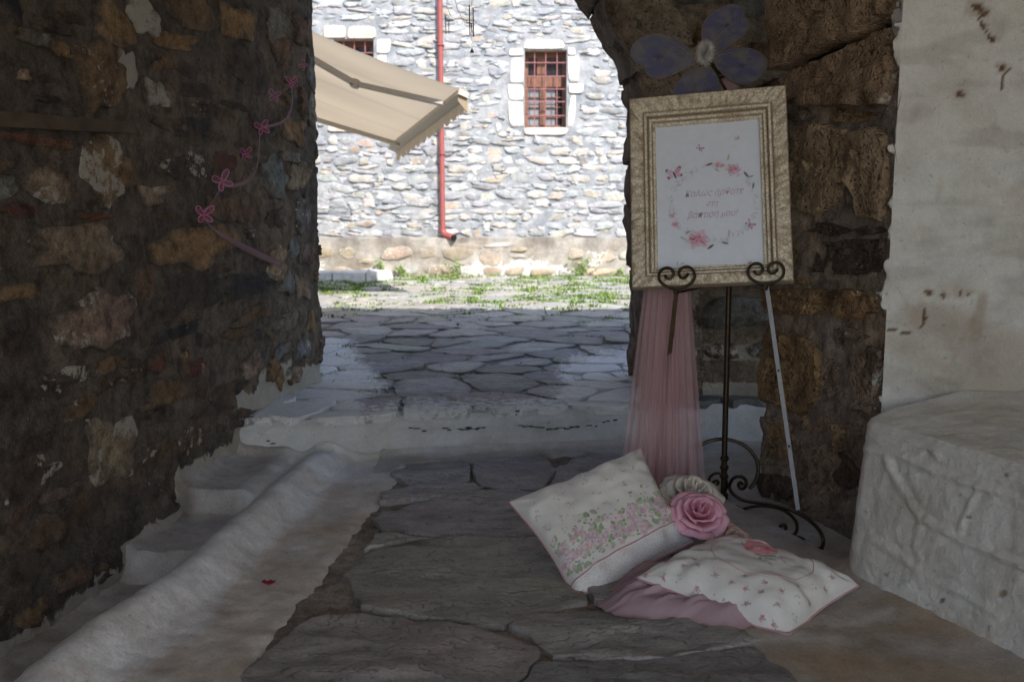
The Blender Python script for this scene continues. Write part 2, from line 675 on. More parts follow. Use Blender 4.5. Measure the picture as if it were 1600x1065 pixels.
M_TILE = plain('clay_tile', (0.34, 0.15, 0.09), 0.85, 0, nscale=9, namt=0.3)
M_CHIME = plain('dark_chime_tube', (0.025, 0.022, 0.024), 0.35, 0.6)
M_PURPLE = plain('purple_cord', (0.12, 0.08, 0.16), 0.7)

def glassmat():
    m, t, bs, N, L = newmat('picture_glass')
    tp = N.new('ShaderNodeBsdfTransparent')
    gl = N.new('ShaderNodeBsdfGlossy')
    gl.inputs['Roughness'].default_value = 0.03
    fr = N.new('ShaderNodeFresnel')
    fr.inputs[0].default_value = 1.45
    mx = N.new('ShaderNodeMixShader')
    L.new(fr.outputs[0], mx.inputs[0])
    L.new(tp.outputs[0], mx.inputs[1])
    L.new(gl.outputs[0], mx.inputs[2])
    L.new(mx.outputs[0], N['Material Output'].inputs['Surface'])
    return m
M_GLASS = glassmat()

# ------------------------------------------------------------------ stones
def rrect(cx, cy, w, h, rot=0.0, n=18, rough=0.09, sq=3.2, rr=R):
    """irregular rounded outline in plane coordinates"""
    pts = []
    sx, sy = rr.uniform(0, 99), rr.uniform(0, 99)
    a0 = rr.uniform(0, 0.3)
    skew = rr.uniform(-0.18, 0.18)
    tap = rr.uniform(-0.16, 0.16)
    for i in range(n):
        a = a0 + 2 * pi * i / n
        c, s = cos(a), sin(a)
        k = (abs(c) ** sq + abs(s) ** sq) ** (-1 / sq)
        k *= 1 + rough * 1.7 * nz(c * 1.6 + sx, s * 1.6 + sy, 1.3)
        x, y = k * c * w / 2, k * s * h / 2
        x *= 1 + tap * y / h * 2
        x += skew * y
        pts.append((cx + x * cos(rot) - y * sin(rot), cy + x * sin(rot) + y * cos(rot)))
    return pts

def stone_mesh(mb, out, mapf, H, bury, col, lime=0.0, bumpy=0.3, dome=0.10, limefn=None, colfn=None, edge=0.90, rim=None):
    """low relief stone on a surface; mapf(u,v,h) -> world"""
    n = len(out)
    cx = sum(p[0] for p in out) / n
    cy = sum(p[1] for p in out) / n
    sc = sqrt(max(1e-6, (max(p[0] for p in out) - min(p[0] for p in out)) * (max(p[1] for p in out) - min(p[1] for p in out))))
    q = 1.6 / max(sc, 0.02)
    sd = R.uniform(0, 90)
    vs, cs, ls, fs = [], [], [], []
    rings = ((1.0, -bury), (edge + (1 - edge) * 0.6, H * 0.62), (edge, H * 0.95), (0.55, H * (1 + dome)))
    for k, (s, h) in enumerate(rings):
        for (u, v) in out:
            uu, vv = cx + (u - cx) * s, cy + (v - cy) * s
            hh = h
            if k > 0:
                hh += H * bumpy * (nz(uu * q + sd, vv * q, 4.1) + 0.5 * nz(uu * q * 2.7 + sd, vv * q * 2.7, 2.0))
            vs.append(mapf(uu, vv, hh))
            cc = colfn(uu, vv) if colfn else col
            if rim and k < 3:
                cc = mixc(cc, rim, max(0, min(1, (1.0, 0.85, 0.42)[k] + 0.7 * nz(uu * 22 + sd, vv * 22))))
            cs.append(cc)
            ls.append(limefn(uu, vv) if limefn else lime)
    hh = H * (1 + dome * 1.3) + H * bumpy * nz(cx * q + sd, cy * q, 4.1)
    vs.append(mapf(cx, cy, hh))
    cs.append(colfn(cx, cy) if colfn else col)
    ls.append(limefn(cx, cy) if limefn else lime)
    for k in range(3):
        for i in range(n):
            j = (i + 1) % n
            fs.append((k * n + i, k * n + j, (k + 1) * n + j, (k + 1) * n + i))
    for i in range(n):
        fs.append((3 * n + i, 3 * n + (i + 1) % n, 4 * n))
    mb.add(vs, fs, cs, ls)

def rubble(u0, u1, v0, v1, hr, wr, blocked, rr, gap=0.25):
    """loosely coursed stones as outlines (cx, cy, w, h)"""
    out = []
    v = v0
    while v < v1:
        h = rr.uniform(*hr)
        u = u0 - rr.uniform(0, wr[1])
        while u < u1:
            w = rr.uniform(*wr) * (0.75 + 0.5 * rr.random())
            hh = h * rr.uniform(0.72, 1.12)
            cu, cv = u + w / 2, v + h / 2 + rr.uniform(-0.22, 0.22) * h
            if not blocked(cu, cv, w, hh):
                if rr.random() < 0.16 and h > hr[0] * 1.15:
                    out.append((cu, cv - hh * 0.28, w * 0.95, hh * 0.42))
                    if not blocked(cu, cv + hh * 0.3, w, hh * 0.4):
                        out.append((cu + w * 0.1, cv + hh * 0.26, w * 0.8, hh * 0.42))
                else:
                    out.append((cu, cv, w * 0.95, hh * 0.95))
            u += w * (1 + gap * rr.random() * 0.5) + 0.01
        v += h * (1 + gap * 0.3)
    return out

# ================================================================== SETTING
mb = MB()
mb.add([(-150, -150, -0.45), (150, -150, -0.45), (150, 150, -0.45), (-150, 150, -0.45)], [(0, 1, 2, 3)], (0.50, 0.465, 0.41))
mb.build('ground', M_DIRT, kind='structure')

ZC = 0.23                                             # level of the courtyard
def stepY(x):                                         # front edge of the step in plan
    return 4.77 + 0.187 * (x + 1.253)

LIME_L = [(380, 668), (430, 610), (480, 560), (490, 505), (540, 520), (562, 560), (590, 590), (606, 604), (560, 625), (575, 662), (380, 680)]
LIME_R = [(885, 560), (1000, 545), (1000, 660), (560, 670), (575, 640), (640, 632), (780, 632), (866, 622), (880, 600), (872, 580)]
def court_lime(x, y):
    if y > 7.6:
        return 0.0
    p = PX((x, y, ZC))
    d = 9 * nz(x * 7, y * 7)
    e = 9 * nz(x * 7 + 30, y * 7)
    q = (p[0] + d, p[1] + e * 0.5)
    best = -99
    for P in (LIME_L, LIME_R):
        dd_ = segd(q, P + P[:1]) * (1 if inpoly(*q, P) else -1)
        best = max(best, dd_)
    return max(0.0, min(0.72, 0.50 + best * 0.012))

# joints of the courtyard: one sheet of earth
mb = MB()
xs = [-14, -8, -5] + [-3.2 + 0.12 * i for i in range(46)] + [3, 5, 8, 14]
ys = [0.0, 0.06, 0.12] + [0.12 + 0.07 * i for i in range(1, 36)] + [2.8, 3.2, 3.8, 4.5, 5.4, 6.4, 7.4, 8.4, 9.4, 12]
def _f(i, j):
    x = xs[i]
    y = stepY(x) + 0.03 + ys[j]
    g = sm(0.05, 0.5, fb(x * 1.2, y * 1.2, 3.3))
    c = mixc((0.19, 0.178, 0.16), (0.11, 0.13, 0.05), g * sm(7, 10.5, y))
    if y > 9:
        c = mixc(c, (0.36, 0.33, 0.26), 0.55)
    l = court_lime(x, y)
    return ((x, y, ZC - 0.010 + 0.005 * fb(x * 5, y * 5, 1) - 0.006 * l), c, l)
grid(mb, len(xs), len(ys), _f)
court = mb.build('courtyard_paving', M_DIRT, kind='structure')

def clip(poly, nx, ny, d):                            # keep nx*x+ny*y <= d
    out = []
    for i in range(len(poly)):
        a, b = poly[i - 1], poly[i]
        da, db = nx * a[0] + ny * a[1] - d, nx * b[0] + ny * b[1] - d
        if da <= 0:
            out.append(a)
        if (da < 0) != (db < 0) and da != db:
            t = da / (da - db)
            out.append((a[0] + (b[0] - a[0]) * t, a[1] + (b[1] - a[1]) * t))
    return out

def voronoi(seeds, reach, bounds):
    res = []
    for i, (x, y) in enumerate(seeds):
        P = [(x - reach, y - reach), (x + reach, y - reach), (x + reach, y + reach), (x - reach, y + reach)]
        for j, (a, b) in enumerate(seeds):
            if i != j and abs(a - x) < 2 * reach and abs(b - y) < 2 * reach:
                nx, ny = a - x, b - y
                P = clip(P, nx, ny, (a * a + b * b - x * x - y * y) / 2)
                if len(P) < 3:
                    break
        for (nx, ny, d) in bounds:
            if len(P) >= 3:
                P = clip(P, nx, ny, d)
        res.append(P)
    return res

def roundpoly(P, inset, step, amp, sd):
    """inset a convex polygon, resample its border and roughen it"""
    n = len(P)
    ar = sum(P[i - 1][0] * P[i][1] - P[i][0] * P[i - 1][1] for i in range(n))
    if ar < 0:
        P = P[::-1]
    Q = list(P)
    for i in range(n):
        a, b = P[i - 1], P[i]
        l = sqrt((b[0] - a[0]) ** 2 + (b[1] - a[1]) ** 2)
        if l < 1e-5:
            continue
        nx, ny = (b[1] - a[1]) / l, -(b[0] - a[0]) / l
        Q = clip(Q, nx, ny, nx * a[0] + ny * a[1] - inset)
        if len(Q) < 3:
            return None
    for k in range(1):                                # corner cutting
        S = []
        for i in range(len(Q)):
            a, b = Q[i - 1], Q[i]
            S += [(a[0] * 0.82 + b[0] * 0.18, a[1] * 0.82 + b[1] * 0.18), (a[0] * 0.18 + b[0] * 0.82, a[1] * 0.18 + b[1] * 0.82)]
        Q = S
    # resample
    L = [0]
    for i in range(len(Q)):
        a, b = Q[i], Q[(i + 1) % len(Q)]
        L.append(L[-1] + sqrt((b[0] - a[0]) ** 2 + (b[1] - a[1]) ** 2))
    m = max(10, min(26, int(L[-1] / step)))
    out = []
    k = 0
    for i in range(m):
        d = L[-1] * i / m
        while L[k + 1] < d:
            k += 1
        t = (d - L[k]) / max(1e-9, L[k + 1] - L[k])
        a, b = Q[k], Q[(k + 1) % len(Q)]
        x, y = a[0] + (b[0] - a[0]) * t, a[1] + (b[1] - a[1]) * t
        out.append((x + amp * nz(x * 14 + sd, y * 14), y + amp * nz(x * 14, y * 14 + sd, 5)))
    return out

seeds = []
rs = random.Random(5)
y = 4.72
row = 0
while y < 14.3:
    dy = 0.36 if y < 6.5 else 0.35
    x = -3.9 + (row % 2) * 0.25
    while x < 2.9:
        seeds.append((x + rs.uniform(-0.2, 0.2), (y + rs.uniform(-0.2, 0.2)) * 1.0 + (0.187 * (x + 1.253) if y < 6 else 0)))
        x += rs.uniform(0.24, 0.72)
    y += dy
    row += 1
# squeeze: stones are wider than deep
cells = voronoi([(a, b * 1.15) for a, b in seeds], 0.9, [(0.187 * 1.0, -1 / 1.15, -(4.77 + 0.187 * 1.253) - 0.0 + 0.0)])
cand = []
for P in cells:
    if len(P) < 3:
        continue
    P = [(a, b / 1.15) for a, b in P]
    cx = sum(p[0] for p in P) / len(P)
    cy = sum(p[1] for p in P) / len(P)
    if cy > 13.75 or cy < stepY(cx) - 0.02:
        continue
    q = roundpoly(P, 0.003 + 0.006 * rs.random() if cy < 9 else 0.010, 0.05, 0.034, rs.uniform(0, 50))
    if q:
        px = PX((cx, cy, ZC))
        vis = 470 < px[0] < 1010
        cand.append((0 if vis else 1, cy, cx, q))
cand.sort(key=lambda t: (t[0], t[1]))
rest = MB()
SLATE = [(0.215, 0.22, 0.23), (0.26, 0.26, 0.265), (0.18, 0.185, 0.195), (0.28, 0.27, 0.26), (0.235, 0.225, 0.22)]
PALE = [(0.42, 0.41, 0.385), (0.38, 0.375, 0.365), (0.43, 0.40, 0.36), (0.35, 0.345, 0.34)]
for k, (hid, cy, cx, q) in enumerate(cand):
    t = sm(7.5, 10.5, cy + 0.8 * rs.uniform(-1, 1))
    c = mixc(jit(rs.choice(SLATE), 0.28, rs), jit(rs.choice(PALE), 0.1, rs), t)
    tx, ty = rs.uniform(-0.035, 0.035), rs.uniform(-0.035, 0.035)
    zt = ZC + rs.uniform(-0.006, 0.008)
    mf = lambda u, v, h, tx=tx, ty=ty, zt=zt, cx=cx, cy=cy: (u, v, zt - 0.012 + h + tx * (u - cx) + ty * (v - cy))
    tgt = MB() if (k < 290 and not hid) else rest
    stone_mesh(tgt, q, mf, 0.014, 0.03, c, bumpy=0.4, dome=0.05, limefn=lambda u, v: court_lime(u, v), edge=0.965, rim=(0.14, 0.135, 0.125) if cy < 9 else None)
    if tgt is not rest:
        tgt.build('paving_stone', M_PAVE, court)
if rest.v:
    rest.build('outer_paving_stones', M_PAVE, court, kind='stuff')

# ------------------------------------------------------------------ step
step = MB()
nx_, nz_ = 130, 16
def _f(i, j):
    x = -1.55 + 3.2 * i / (nx_ - 1)
    t = j / (nz_ - 1)
    z = -0.05 + t * (0.262 + 0.006 * nz(x * 5, 2.2))
    rd = 0.03 * sm(0.84, 1.0, t) ** 2
    toe = 0.05 * exp(-max(0, z) / 0.03)
    y = stepY(x) - toe + rd + 0.016 * fb(x * 2.2, z * 4, 7) + 0.004 * fb(x * 16, z * 16, 1)
    return ((x, y, z), jit((0.52, 0.52, 0.525), 0.02), 0)
grid(step, nx_, nz_, _f)
# rounded top going back under the slabs
def _f2(i, j):
    x = -1.55 + 3.2 * i / (nx_ - 1)
    z = 0.212 + 0.006 * nz(x * 5, 2.2)
    return ((x, stepY(x) + 0.03 + 0.12 * j + 0.016 * fb(x * 2.2, z * 4, 7), z - 0.012 * j), (0.5, 0.5, 0.5), 0)
grid(step, nx_, 2, _f2)
step_o = step.build('threshold_step', M_LIME, kind='structure')
chips = MB()
rc = random.Random(3)
def chip(px, py, w, h):
    p = ONP(px, py, Vector((0, stepY(0), 0.1)), Vector((0.187, -1, 0)))
    n = 9
    x0, z0 = p.x, p.z
    pts = []
    for i in range(n):
        a = 2 * pi * i / n
        r = 1 + 0.45 * nz(cos(a) * 2 + px, sin(a) * 2)
        x, z = x0 + cos(a) * w * r / 2, z0 + sin(a) * h * r / 2
        pts.append(Vector((x, stepY(x) + 0.016 * fb(x * 2.2, z * 4, 7) - 0.007 - 0.05 * exp(-max(0, z) / 0.03), z)))
    back = [p + Vector((0, 0.012, 0)) for p in pts]
    fs = [tuple(range(n))] + [(i, (i + 1) % n, n + (i + 1) % n, n + i) for i in range(n)]
    chips.add(pts + back, fs, jit((0.10, 0.095, 0.09), 0.45, rc))
for (a, b, ya, yb, cnt) in ((640, 668, 668, 673, 3), (695, 706, 670, 671, 2), (716, 758, 670, 668, 8), (802, 812, 650, 640, 2), (812, 850, 664, 668, 8), (858, 905, 668, 667, 7), (918, 935, 664, 664, 2), (940, 968, 660, 655, 3)):
    for i in range(cnt):
        t = (i + rc.random() * 0.6) / cnt
        chip(a + (b - a) * t, ya + (yb - ya) * t + rc.uniform(-1.5, 1.5), rc.uniform(0.012, 0.042), rc.uniform(0.003, 0.010))
for px, py in ((420, 688), (427, 692), (415, 704), (600, 702), (724, 700), (838, 704), (850, 700)):
    chip(px, py, rc.uniform(0.012, 0.03), 0.008)
chips.build('peeled_paint_flake', M_DIRT, step_o, kind='stuff')

# ------------------------------------------------------------------ passage floor
def bnd(y):                                            # line between slabs and the whitewashed strip on the left
    return -0.753 + (y - 2.566) * 0.0992

floor_mb = MB()
def _f(i, j):
    x = -0.95 + 2.6 * i / 79
    y = 2.0 + 3.2 * j / 89
    z = -0.001 + 0.006 * fb(x * 6, y * 6, 1) + 0.005 * fb(x * 24, y * 24)
    c = mixc((0.19, 0.155, 0.125), (0.30, 0.25, 0.20), sm(-0.2, 0.5, fb(x * 3, y * 3, 9)))
    return ((x, min(y, 5.15), z), c, 0)
grid(floor_mb, 80, 90, _f)
floor_mb.add([(-2.0, -2.6, -0.012), (2.4, -2.6, -0.012), (2.4, 2.0, -0.012), (-2.0, 2.0, -0.012)], [(0, 1, 2, 3)], (0.2, 0.17, 0.14))
pfloor = floor_mb.build('passage_floor', M_DIRT, kind='structure')

SLABS = [
    [(612, 746), (640, 729), (720, 722), (734, 735), (728, 756), (640, 760)],
    [(740, 730), (762, 720), (850, 722), (866, 736), (848, 767), (770, 768), (746, 755)],
    [(873, 735), (900, 721), (1000, 716), (1010, 760), (862, 768)],
    [(600, 770), (640, 764), (738, 759), (750, 769), (660, 783), (596, 790)],
    [(628, 798), (652, 780), (764, 772), (850, 773), (900, 783), (870, 798), (640, 801)],
    [(868, 772), (1000, 766), (1020, 800), (905, 800)],
    [(585, 816), (602, 803), (720, 804), (866, 801), (884, 816), (862, 843), (720, 846), (600, 837)],
    [(892, 806), (1010, 806), (1030, 850), (900, 846), (880, 838)],
    [(592, 838), (700, 847), (640, 849), (572, 862)],
    [(545, 903), (582, 858), (640, 850), (720, 848), (866, 850), (890, 880), (915, 945), (842, 956), (784, 983), (724, 979), (640, 962), (570, 955)],
    [(880, 852), (1035, 856), (1060, 900), (1010, 955), (930, 942), (905, 900)],
    [(470, 983), (509, 971), (629, 970), (722, 990), (836, 1016), (838, 1034), (808, 1066), (780, 1085), (600, 1100), (400, 1090), (380, 1058)],
    [(800, 984), (824, 968), (926, 956), (1000, 962), (1110, 972), (1160, 990), (1185, 1006), (1060, 1026), (1000, 1030), (870, 1028), (846, 1010)],
    [(846, 1042), (1000, 1036), (1196, 1012), (1235, 1064), (1280, 1120), (1050, 1180), (820, 1150), (812, 1080)],
    [(400, 1100), (600, 1108), (800, 1092), (810, 1160), (840, 1250), (500, 1320), (250, 1260), (330, 1120)],
]
rsl = random.Random(8)
SLC = [(0.305, 0.285, 0.272), (0.33, 0.305, 0.285), (0.275, 0.262, 0.255), (0.315, 0.28, 0.255)]
for k, P in enumerate(SLABS):
    W = [(g.x, g.y) for g in (G(*p) for p in P)]
    # outline, widened to a thin joint and roughened
    out = []
    gx_, gy_ = sum(p[0] for p in W) / len(W), sum(p[1] for p in W) / len(W)
    W = [(x + (x - gx_) / max(1e-6, sqrt((x - gx_) ** 2 + (y - gy_) ** 2)) * 0.012, y + (y - gy_) / max(1e-6, sqrt((x - gx_) ** 2 + (y - gy_) ** 2)) * 0.014) for x, y in W]
    n = len(W)
    for i in range(n):
        a, b = W[i], W[(i + 1) % n]
        l = sqrt((b[0] - a[0]) ** 2 + (b[1] - a[1]) ** 2)
        m = max(1, int(l / 0.03))
        for q in range(m):
            t = q / m
            x, y = a[0] + (b[0] - a[0]) * t, a[1] + (b[1] - a[1]) * t
            out.append((x + 0.016 * nz(x * 12, y * 12, k), y + 0.016 * nz(x * 12, y * 12, k + 40)))
    cx = sum(p[0] for p in out) / len(out)
    cy = sum(p[1] for p in out) / len(out)
    c = jit(rsl.choice(SLC), 0.12, rsl)
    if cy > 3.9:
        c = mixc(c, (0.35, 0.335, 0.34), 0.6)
    s = MB()
    vs, cs, fs = [], [], []
    m = len(out)
    rings = (1.0, 0.994, 0.975, 0.92, 0.85, 0.79, 0.72, 0.65, 0.57, 0.49, 0.41, 0.32, 0.22, 0.11)
    for r_i, sc in enumerate(rings):
        for (u, v) in out:
            x, y = cx + (u - cx) * sc, cy + (v - cy) * sc
            h = -0.022 if r_i == 0 else (0.009 if r_i == 1 else 0.012)
            if r_i:
                lay = fb(x * 2.2 + k, y * 6.5, k * 3.1)
                h += 0.008 * lay + 0.006 * sm(0.13, 0.17, lay) + 0.005 * sm(-0.22, -0.18, lay) + 0.004 * fb(x * 9, y * 24, k)
            vs.append((x, y, h))
            cs.append(c)
    vs.append((cx, cy, 0.013))
    cs.append(c)
    for r_i in range(len(rings) - 1):
        for i in range(m):
            j = (i + 1) % m
            fs.append((r_i * m + i, r_i * m + j, (r_i + 1) * m + j, (r_i + 1) * m + i))
    for i in range(m):
        fs.append(((len(rings) - 1) * m + i, (len(rings) - 1) * m + (i + 1) % m, len(rings) * m))
    s.add(vs, fs, cs)
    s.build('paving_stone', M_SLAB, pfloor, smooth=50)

# whitewashed strip with its rounded kerb, and the stepped gutter beside the wall
def wallX(y):
    return -1.115 - 0.1836 * (5.95 - y)

def kerb_h(u, y):
    crest = 0.385 + 0.02 * nz(y * 1.7, 3) + 0.07 * sm(3.4, 2.4, y)
    a = 0.085 * (1 + 0.10 * nz(y * 1.6, 8)) * (1 - 0.25 * sm(4.5, 4.95, y))
    d = u - crest
    wd = 0.085 if d < 0 else 0.10
    return a * exp(-abs(d / wd) ** 2.3)
def gutter_z(y):
    z = -0.15
    z += 0.105 * sm(3.64, 3.70, y)
    z += 0.10 * sm(4.12, 4.18, y)
    return z
kb = MB()
us = [-0.05, -0.02, -0.005, 0.01] + [0.01 + i / 88 for i in range(1, 89)]
ny = 230
def _f(i, j):
    y = 1.6 + 3.42 * j / (ny - 1)
    u = us[i] if us[i] <= 0.01 else us[i] * (bnd(y) - wallX(y) + 0.07)
    edge = 0.022 * fb(y * 5, 1.5, 2) + 0.010 * nz(y * 22, 3.3)
    x = bnd(y) + edge * (1 - sm(0.0, 0.15, u)) - u
    gz = gutter_z(y + 0.05 * nz(u * 6, 2.2) + 0.02 * nz(u * 15, y * 9)) + 0.010 * fb(u * 6, y * 6, 19)
    t = sm(0.45, 0.60, u + 0.02 * nz(y * 3, u * 2, 6) - 0.07 * sm(3.4, 2.4, y))
    z = 0.011 * sm(-0.05, 0.03, u) - 0.018 * (1 - sm(-0.05, 0.0, u)) + kerb_h(u, y)
    z = z * (1 - t) + (gz + 0.0) * t
    # fillet up onto the wall
    dw = x - wallX(y)
    z += 0.07 * exp(-max(0, dw + 0.02) / 0.05)
    # fillet at the foot of the step
    z += 0.03 * exp(-max(0, stepY(x) - 0.03 - y) / 0.03)
    z += 0.0030 * fb(x * 5, y * 5, 4) + 0.0042 * fb(x * 13, y * 13, 4) + 0.002 * fb(x * 34, y * 34, 4)
    worn = sm(0.29, 0.21, u + 0.05 * fb(x * 5, y * 3, 3)) * sm(4.8, 4.2, y) * (0.75 + 0.35 * fb(x * 7, y * 7, 23))
    c = mixc((0.72, 0.72, 0.725), (0.54, 0.475, 0.40), max(0, min(1, worn * 1.0)))
    c = mixc(c, (0.36, 0.33, 0.30), sm(0.5, 0.62, u) * 0.8)
    c = mixc(c, (0.22, 0.19, 0.16), sm(0.62, 0.8, u) * sm(0.0, 0.5, fb(x * 4, y * 4, 17)) * 0.8)
    return ((x, y, z), c, 0)
grid(kb, len(us), ny, _f)
kb.add([(-1.95, -2.6, -0.2), (-0.9, -2.6, -0.0), (-0.83, 1.61, -0.0), (-1.95, 1.61, -0.24)], [(0, 1, 2, 3)], (0.6, 0.6, 0.6))
kb.build('whitewashed_kerb', M_LIMEFLOOR, kind='structure')

# whitewash along the foot of the step, lapping onto the slabs
lw = MB()
def _f(i, j):
    x = -0.66 + 1.75 * i / 89
    t = j / 11
    dep = 0.13 + 0.05 * fb(x * 3, 1.1, 2) + 0.03 * nz(x * 11, 0.4) + 0.06 * sm(-0.5, -0.62, x) * 3
    y = stepY(x) - 0.02 - dep * (1 - t)
    z = 0.021 * sm(0, 0.12, t) - 0.008 * (1 - sm(0, 0.08, t)) + 0.035 * exp(-(1 - t) * dep / 0.022) + 0.003 * fb(x * 9, y * 9)
    return ((x, y, z), mixc((0.48, 0.48, 0.5), (0.33, 0.32, 0.31), sm(0.3, 0.0, t)), 0)
grid(lw, 90, 12, _f)
lw.build('whitewash_lap', M_LIMEFLOOR, kind='structure')

# whitewashed floor on the right, up to the bench and into the recess
FR = [(1420, 1240), (1300, 1125), (1240, 1065), (1195, 1022), (1150, 987), (1118, 950), (1070, 890), (1040, 830), (1020, 790), (1008, 750), (1000, 712)]
FRW = [(g.x, g.y) for g in (G(*p) for p in FR)]
def frx(y):
    if y <= FRW[0][1]:
        return FRW[0][0]
    for i in range(len(FRW) - 1):
        if FRW[i][1] <= y <= FRW[i + 1][1]:
            t = (y - FRW[i][1]) / (FRW[i + 1][1] - FRW[i][1])
            return FRW[i][0] + (FRW[i + 1][0] - FRW[i][0]) * t
    return FRW[-1][0]
B0 = Vector((1.176, 3.30, 0))                      # far foot of the bench
BD = Vector((0.385, -0.923, 0)).normalized()       # along the bench, towards the camera
BN = Vector((-0.923, -0.385, 0)).normalized()      # out of its front
rf = MB()
def _f(i, j):
    y = 1.7 + 3.62 * j / 159
    e = 0.02 * fb(y * 6, 4.4, 2) + 0.01 * nz(y * 25, 1)
    x0 = frx(y) + e
    t = i / 69
    x = x0 - 0.03 + (2.15 - x0) * t
    p = Vector((x, y, 0))
    db = (p - B0).dot(BN)
    al = (p - B0).dot(BD)
    z = 0.013 * sm(0, 0.03, x - x0 + 0.03) - 0.02 * (1 - sm(0.0, 0.025, x - x0 + 0.03))
    if al > -0.15:
        z += 0.075 * exp(-max(0, db) / 0.055) * sm(-0.15, 0.05, al)
    z += 0.005 * fb(x * 6, y * 6, 2) + 0.002 * fb(x * 26, y * 26, 5)
    och = sm(3.7, 3.0, y) * sm(0.28, 0.10, db + 0.12 * fb(x * 4, y * 4, 6)) * 0.0 + sm(3.75, 3.2, y) * (0.55 + 0.5 * fb(x * 2.2, y * 4, 8))
    c = mixc((0.46, 0.455, 0.45), (0.40, 0.305, 0.205), max(0, min(1, och)))
    # pale worn streaks
    pxp = PX((x, y, 0))
    sd_ = min(segd(pxp, [(1165, 1005), (1230, 1000), (1310, 1005)]), segd(pxp, [(1300, 985), (1390, 965)]))
    c = mixc(c, (0.62, 0.6, 0.57), 0.8 * exp(-(sd_ / 7) ** 2))
    return ((x, y, z), c, 0)
grid(rf, 70, 160, _f)
rf.add([(0.9, -2.6, 0.0), (3.1, -2.6, 0.0), (3.1, 1.71, 0.0), (frx(1.7), 1.71, 0.0)], [(0, 1, 2, 3)], (0.5, 0.42, 0.33))
rf.build('worn_floor', M_LIMEFLOOR, kind='structure')

# ================================================================== FAR BUILDING
YF = 14.0
bld = thing('stone_building', 'pale rubble stone building across the courtyard with barred window and red downpipe', 'building', (0, YF, ZC))
def FP(px, py):
    p = AY(px, py, YF)
    return p.x, p.z
WIN = []
for (l, t, r, b) in ((820, 78, 885, 199), (521, 61, 586, 191)):
    x0, z1 = FP(l, t)
    x1, z0 = FP(r, b)
    WIN.append((x0, x1, z0, z1))
ZTOP = 6.6
LEDGE = FP(700, 372)[1]
XA, XB = -7.5, 7.0
# wall body with real openings
xsn = sorted({XA, XB, *[q for w_ in WIN for q in w_[:2]]})
zsn = sorted({ZC - 0.3, ZTOP, *[q for w_ in WIN for q in w_[2:]]})
def dens(a, step):
    out = []
    for i in range(len(a) - 1):
        n = max(1, int((a[i + 1] - a[i]) / step))
        out += [a[i] + (a[i + 1] - a[i]) * k / n for k in range(n)]
    return out + [a[-1]]
gx, gz = dens(xsn, 0.09), dens(zsn, 0.07)
def hole(x, z):
    return any(w_[0] < x < w_[1] and w_[2] < z < w_[3] for w_ in WIN)
wb = MB()
def _f(i, j):
    x, z = gx[i], gz[j]
    e = min([max(w_[0] - x, x - w_[1], w_[2] - z, z - w_[3]) for w_ in WIN])
    k = sm(0.02, 0.15, e)
    c = mixc((0.235, 0.25, 0.27), (0.335, 0.34, 0.35), sm(-0.4, 0.4, fb(x * 3, z * 5, 5)))
    return ((x, YF + k * (0.022 * fb(x * 4, z * 7, 2) + 0.012 * fb(x * 13, z * 16, 4)), z), c, 0)
grid(wb, len(gx), len(gz), _f, skip=lambda i, j: hole((gx[i] + gx[i + 1]) / 2, (gz[j] + gz[j + 1]) / 2))
for (x0, x1, z0, z1) in WIN:                       # reveals
    d = 0.34
    wb.add([(x0, YF, z0), (x1, YF, z0), (x1, YF, z1), (x0, YF, z1), (x0, YF + d, z0), (x1, YF + d, z0), (x1, YF + d, z1), (x0, YF + d, z1)],
           [(0, 1, 5, 4), (1, 2, 6, 5), (2, 3, 7, 6), (3, 0, 4, 7)], (0.55, 0.53, 0.5))
wb.add([(XA, YF + 0.5, -0.1), (XB, YF + 0.5, -0.1), (XB, YF + 0.5, ZTOP), (XA, YF + 0.5, ZTOP), (XA, YF, ZTOP), (XB, YF, ZTOP), (XA, YF, -.1), (XB, YF, -.1)],
       [(0, 1, 2, 3), (3, 2, 5, 4), (0, 3, 4, 6), (1, 7, 5, 2)], (0.4, 0.4, 0.4))
wb.build('wall', M_FARSTONE, bld)
# roof
rm = MB()
rm.box((XA - 0.3, YF - 0.45, ZTOP), (XB + 0.3, YF + 5, ZTOP + 0.12), (0.3, 0.2, 0.15))
rm.build('roof', M_TILE, bld)

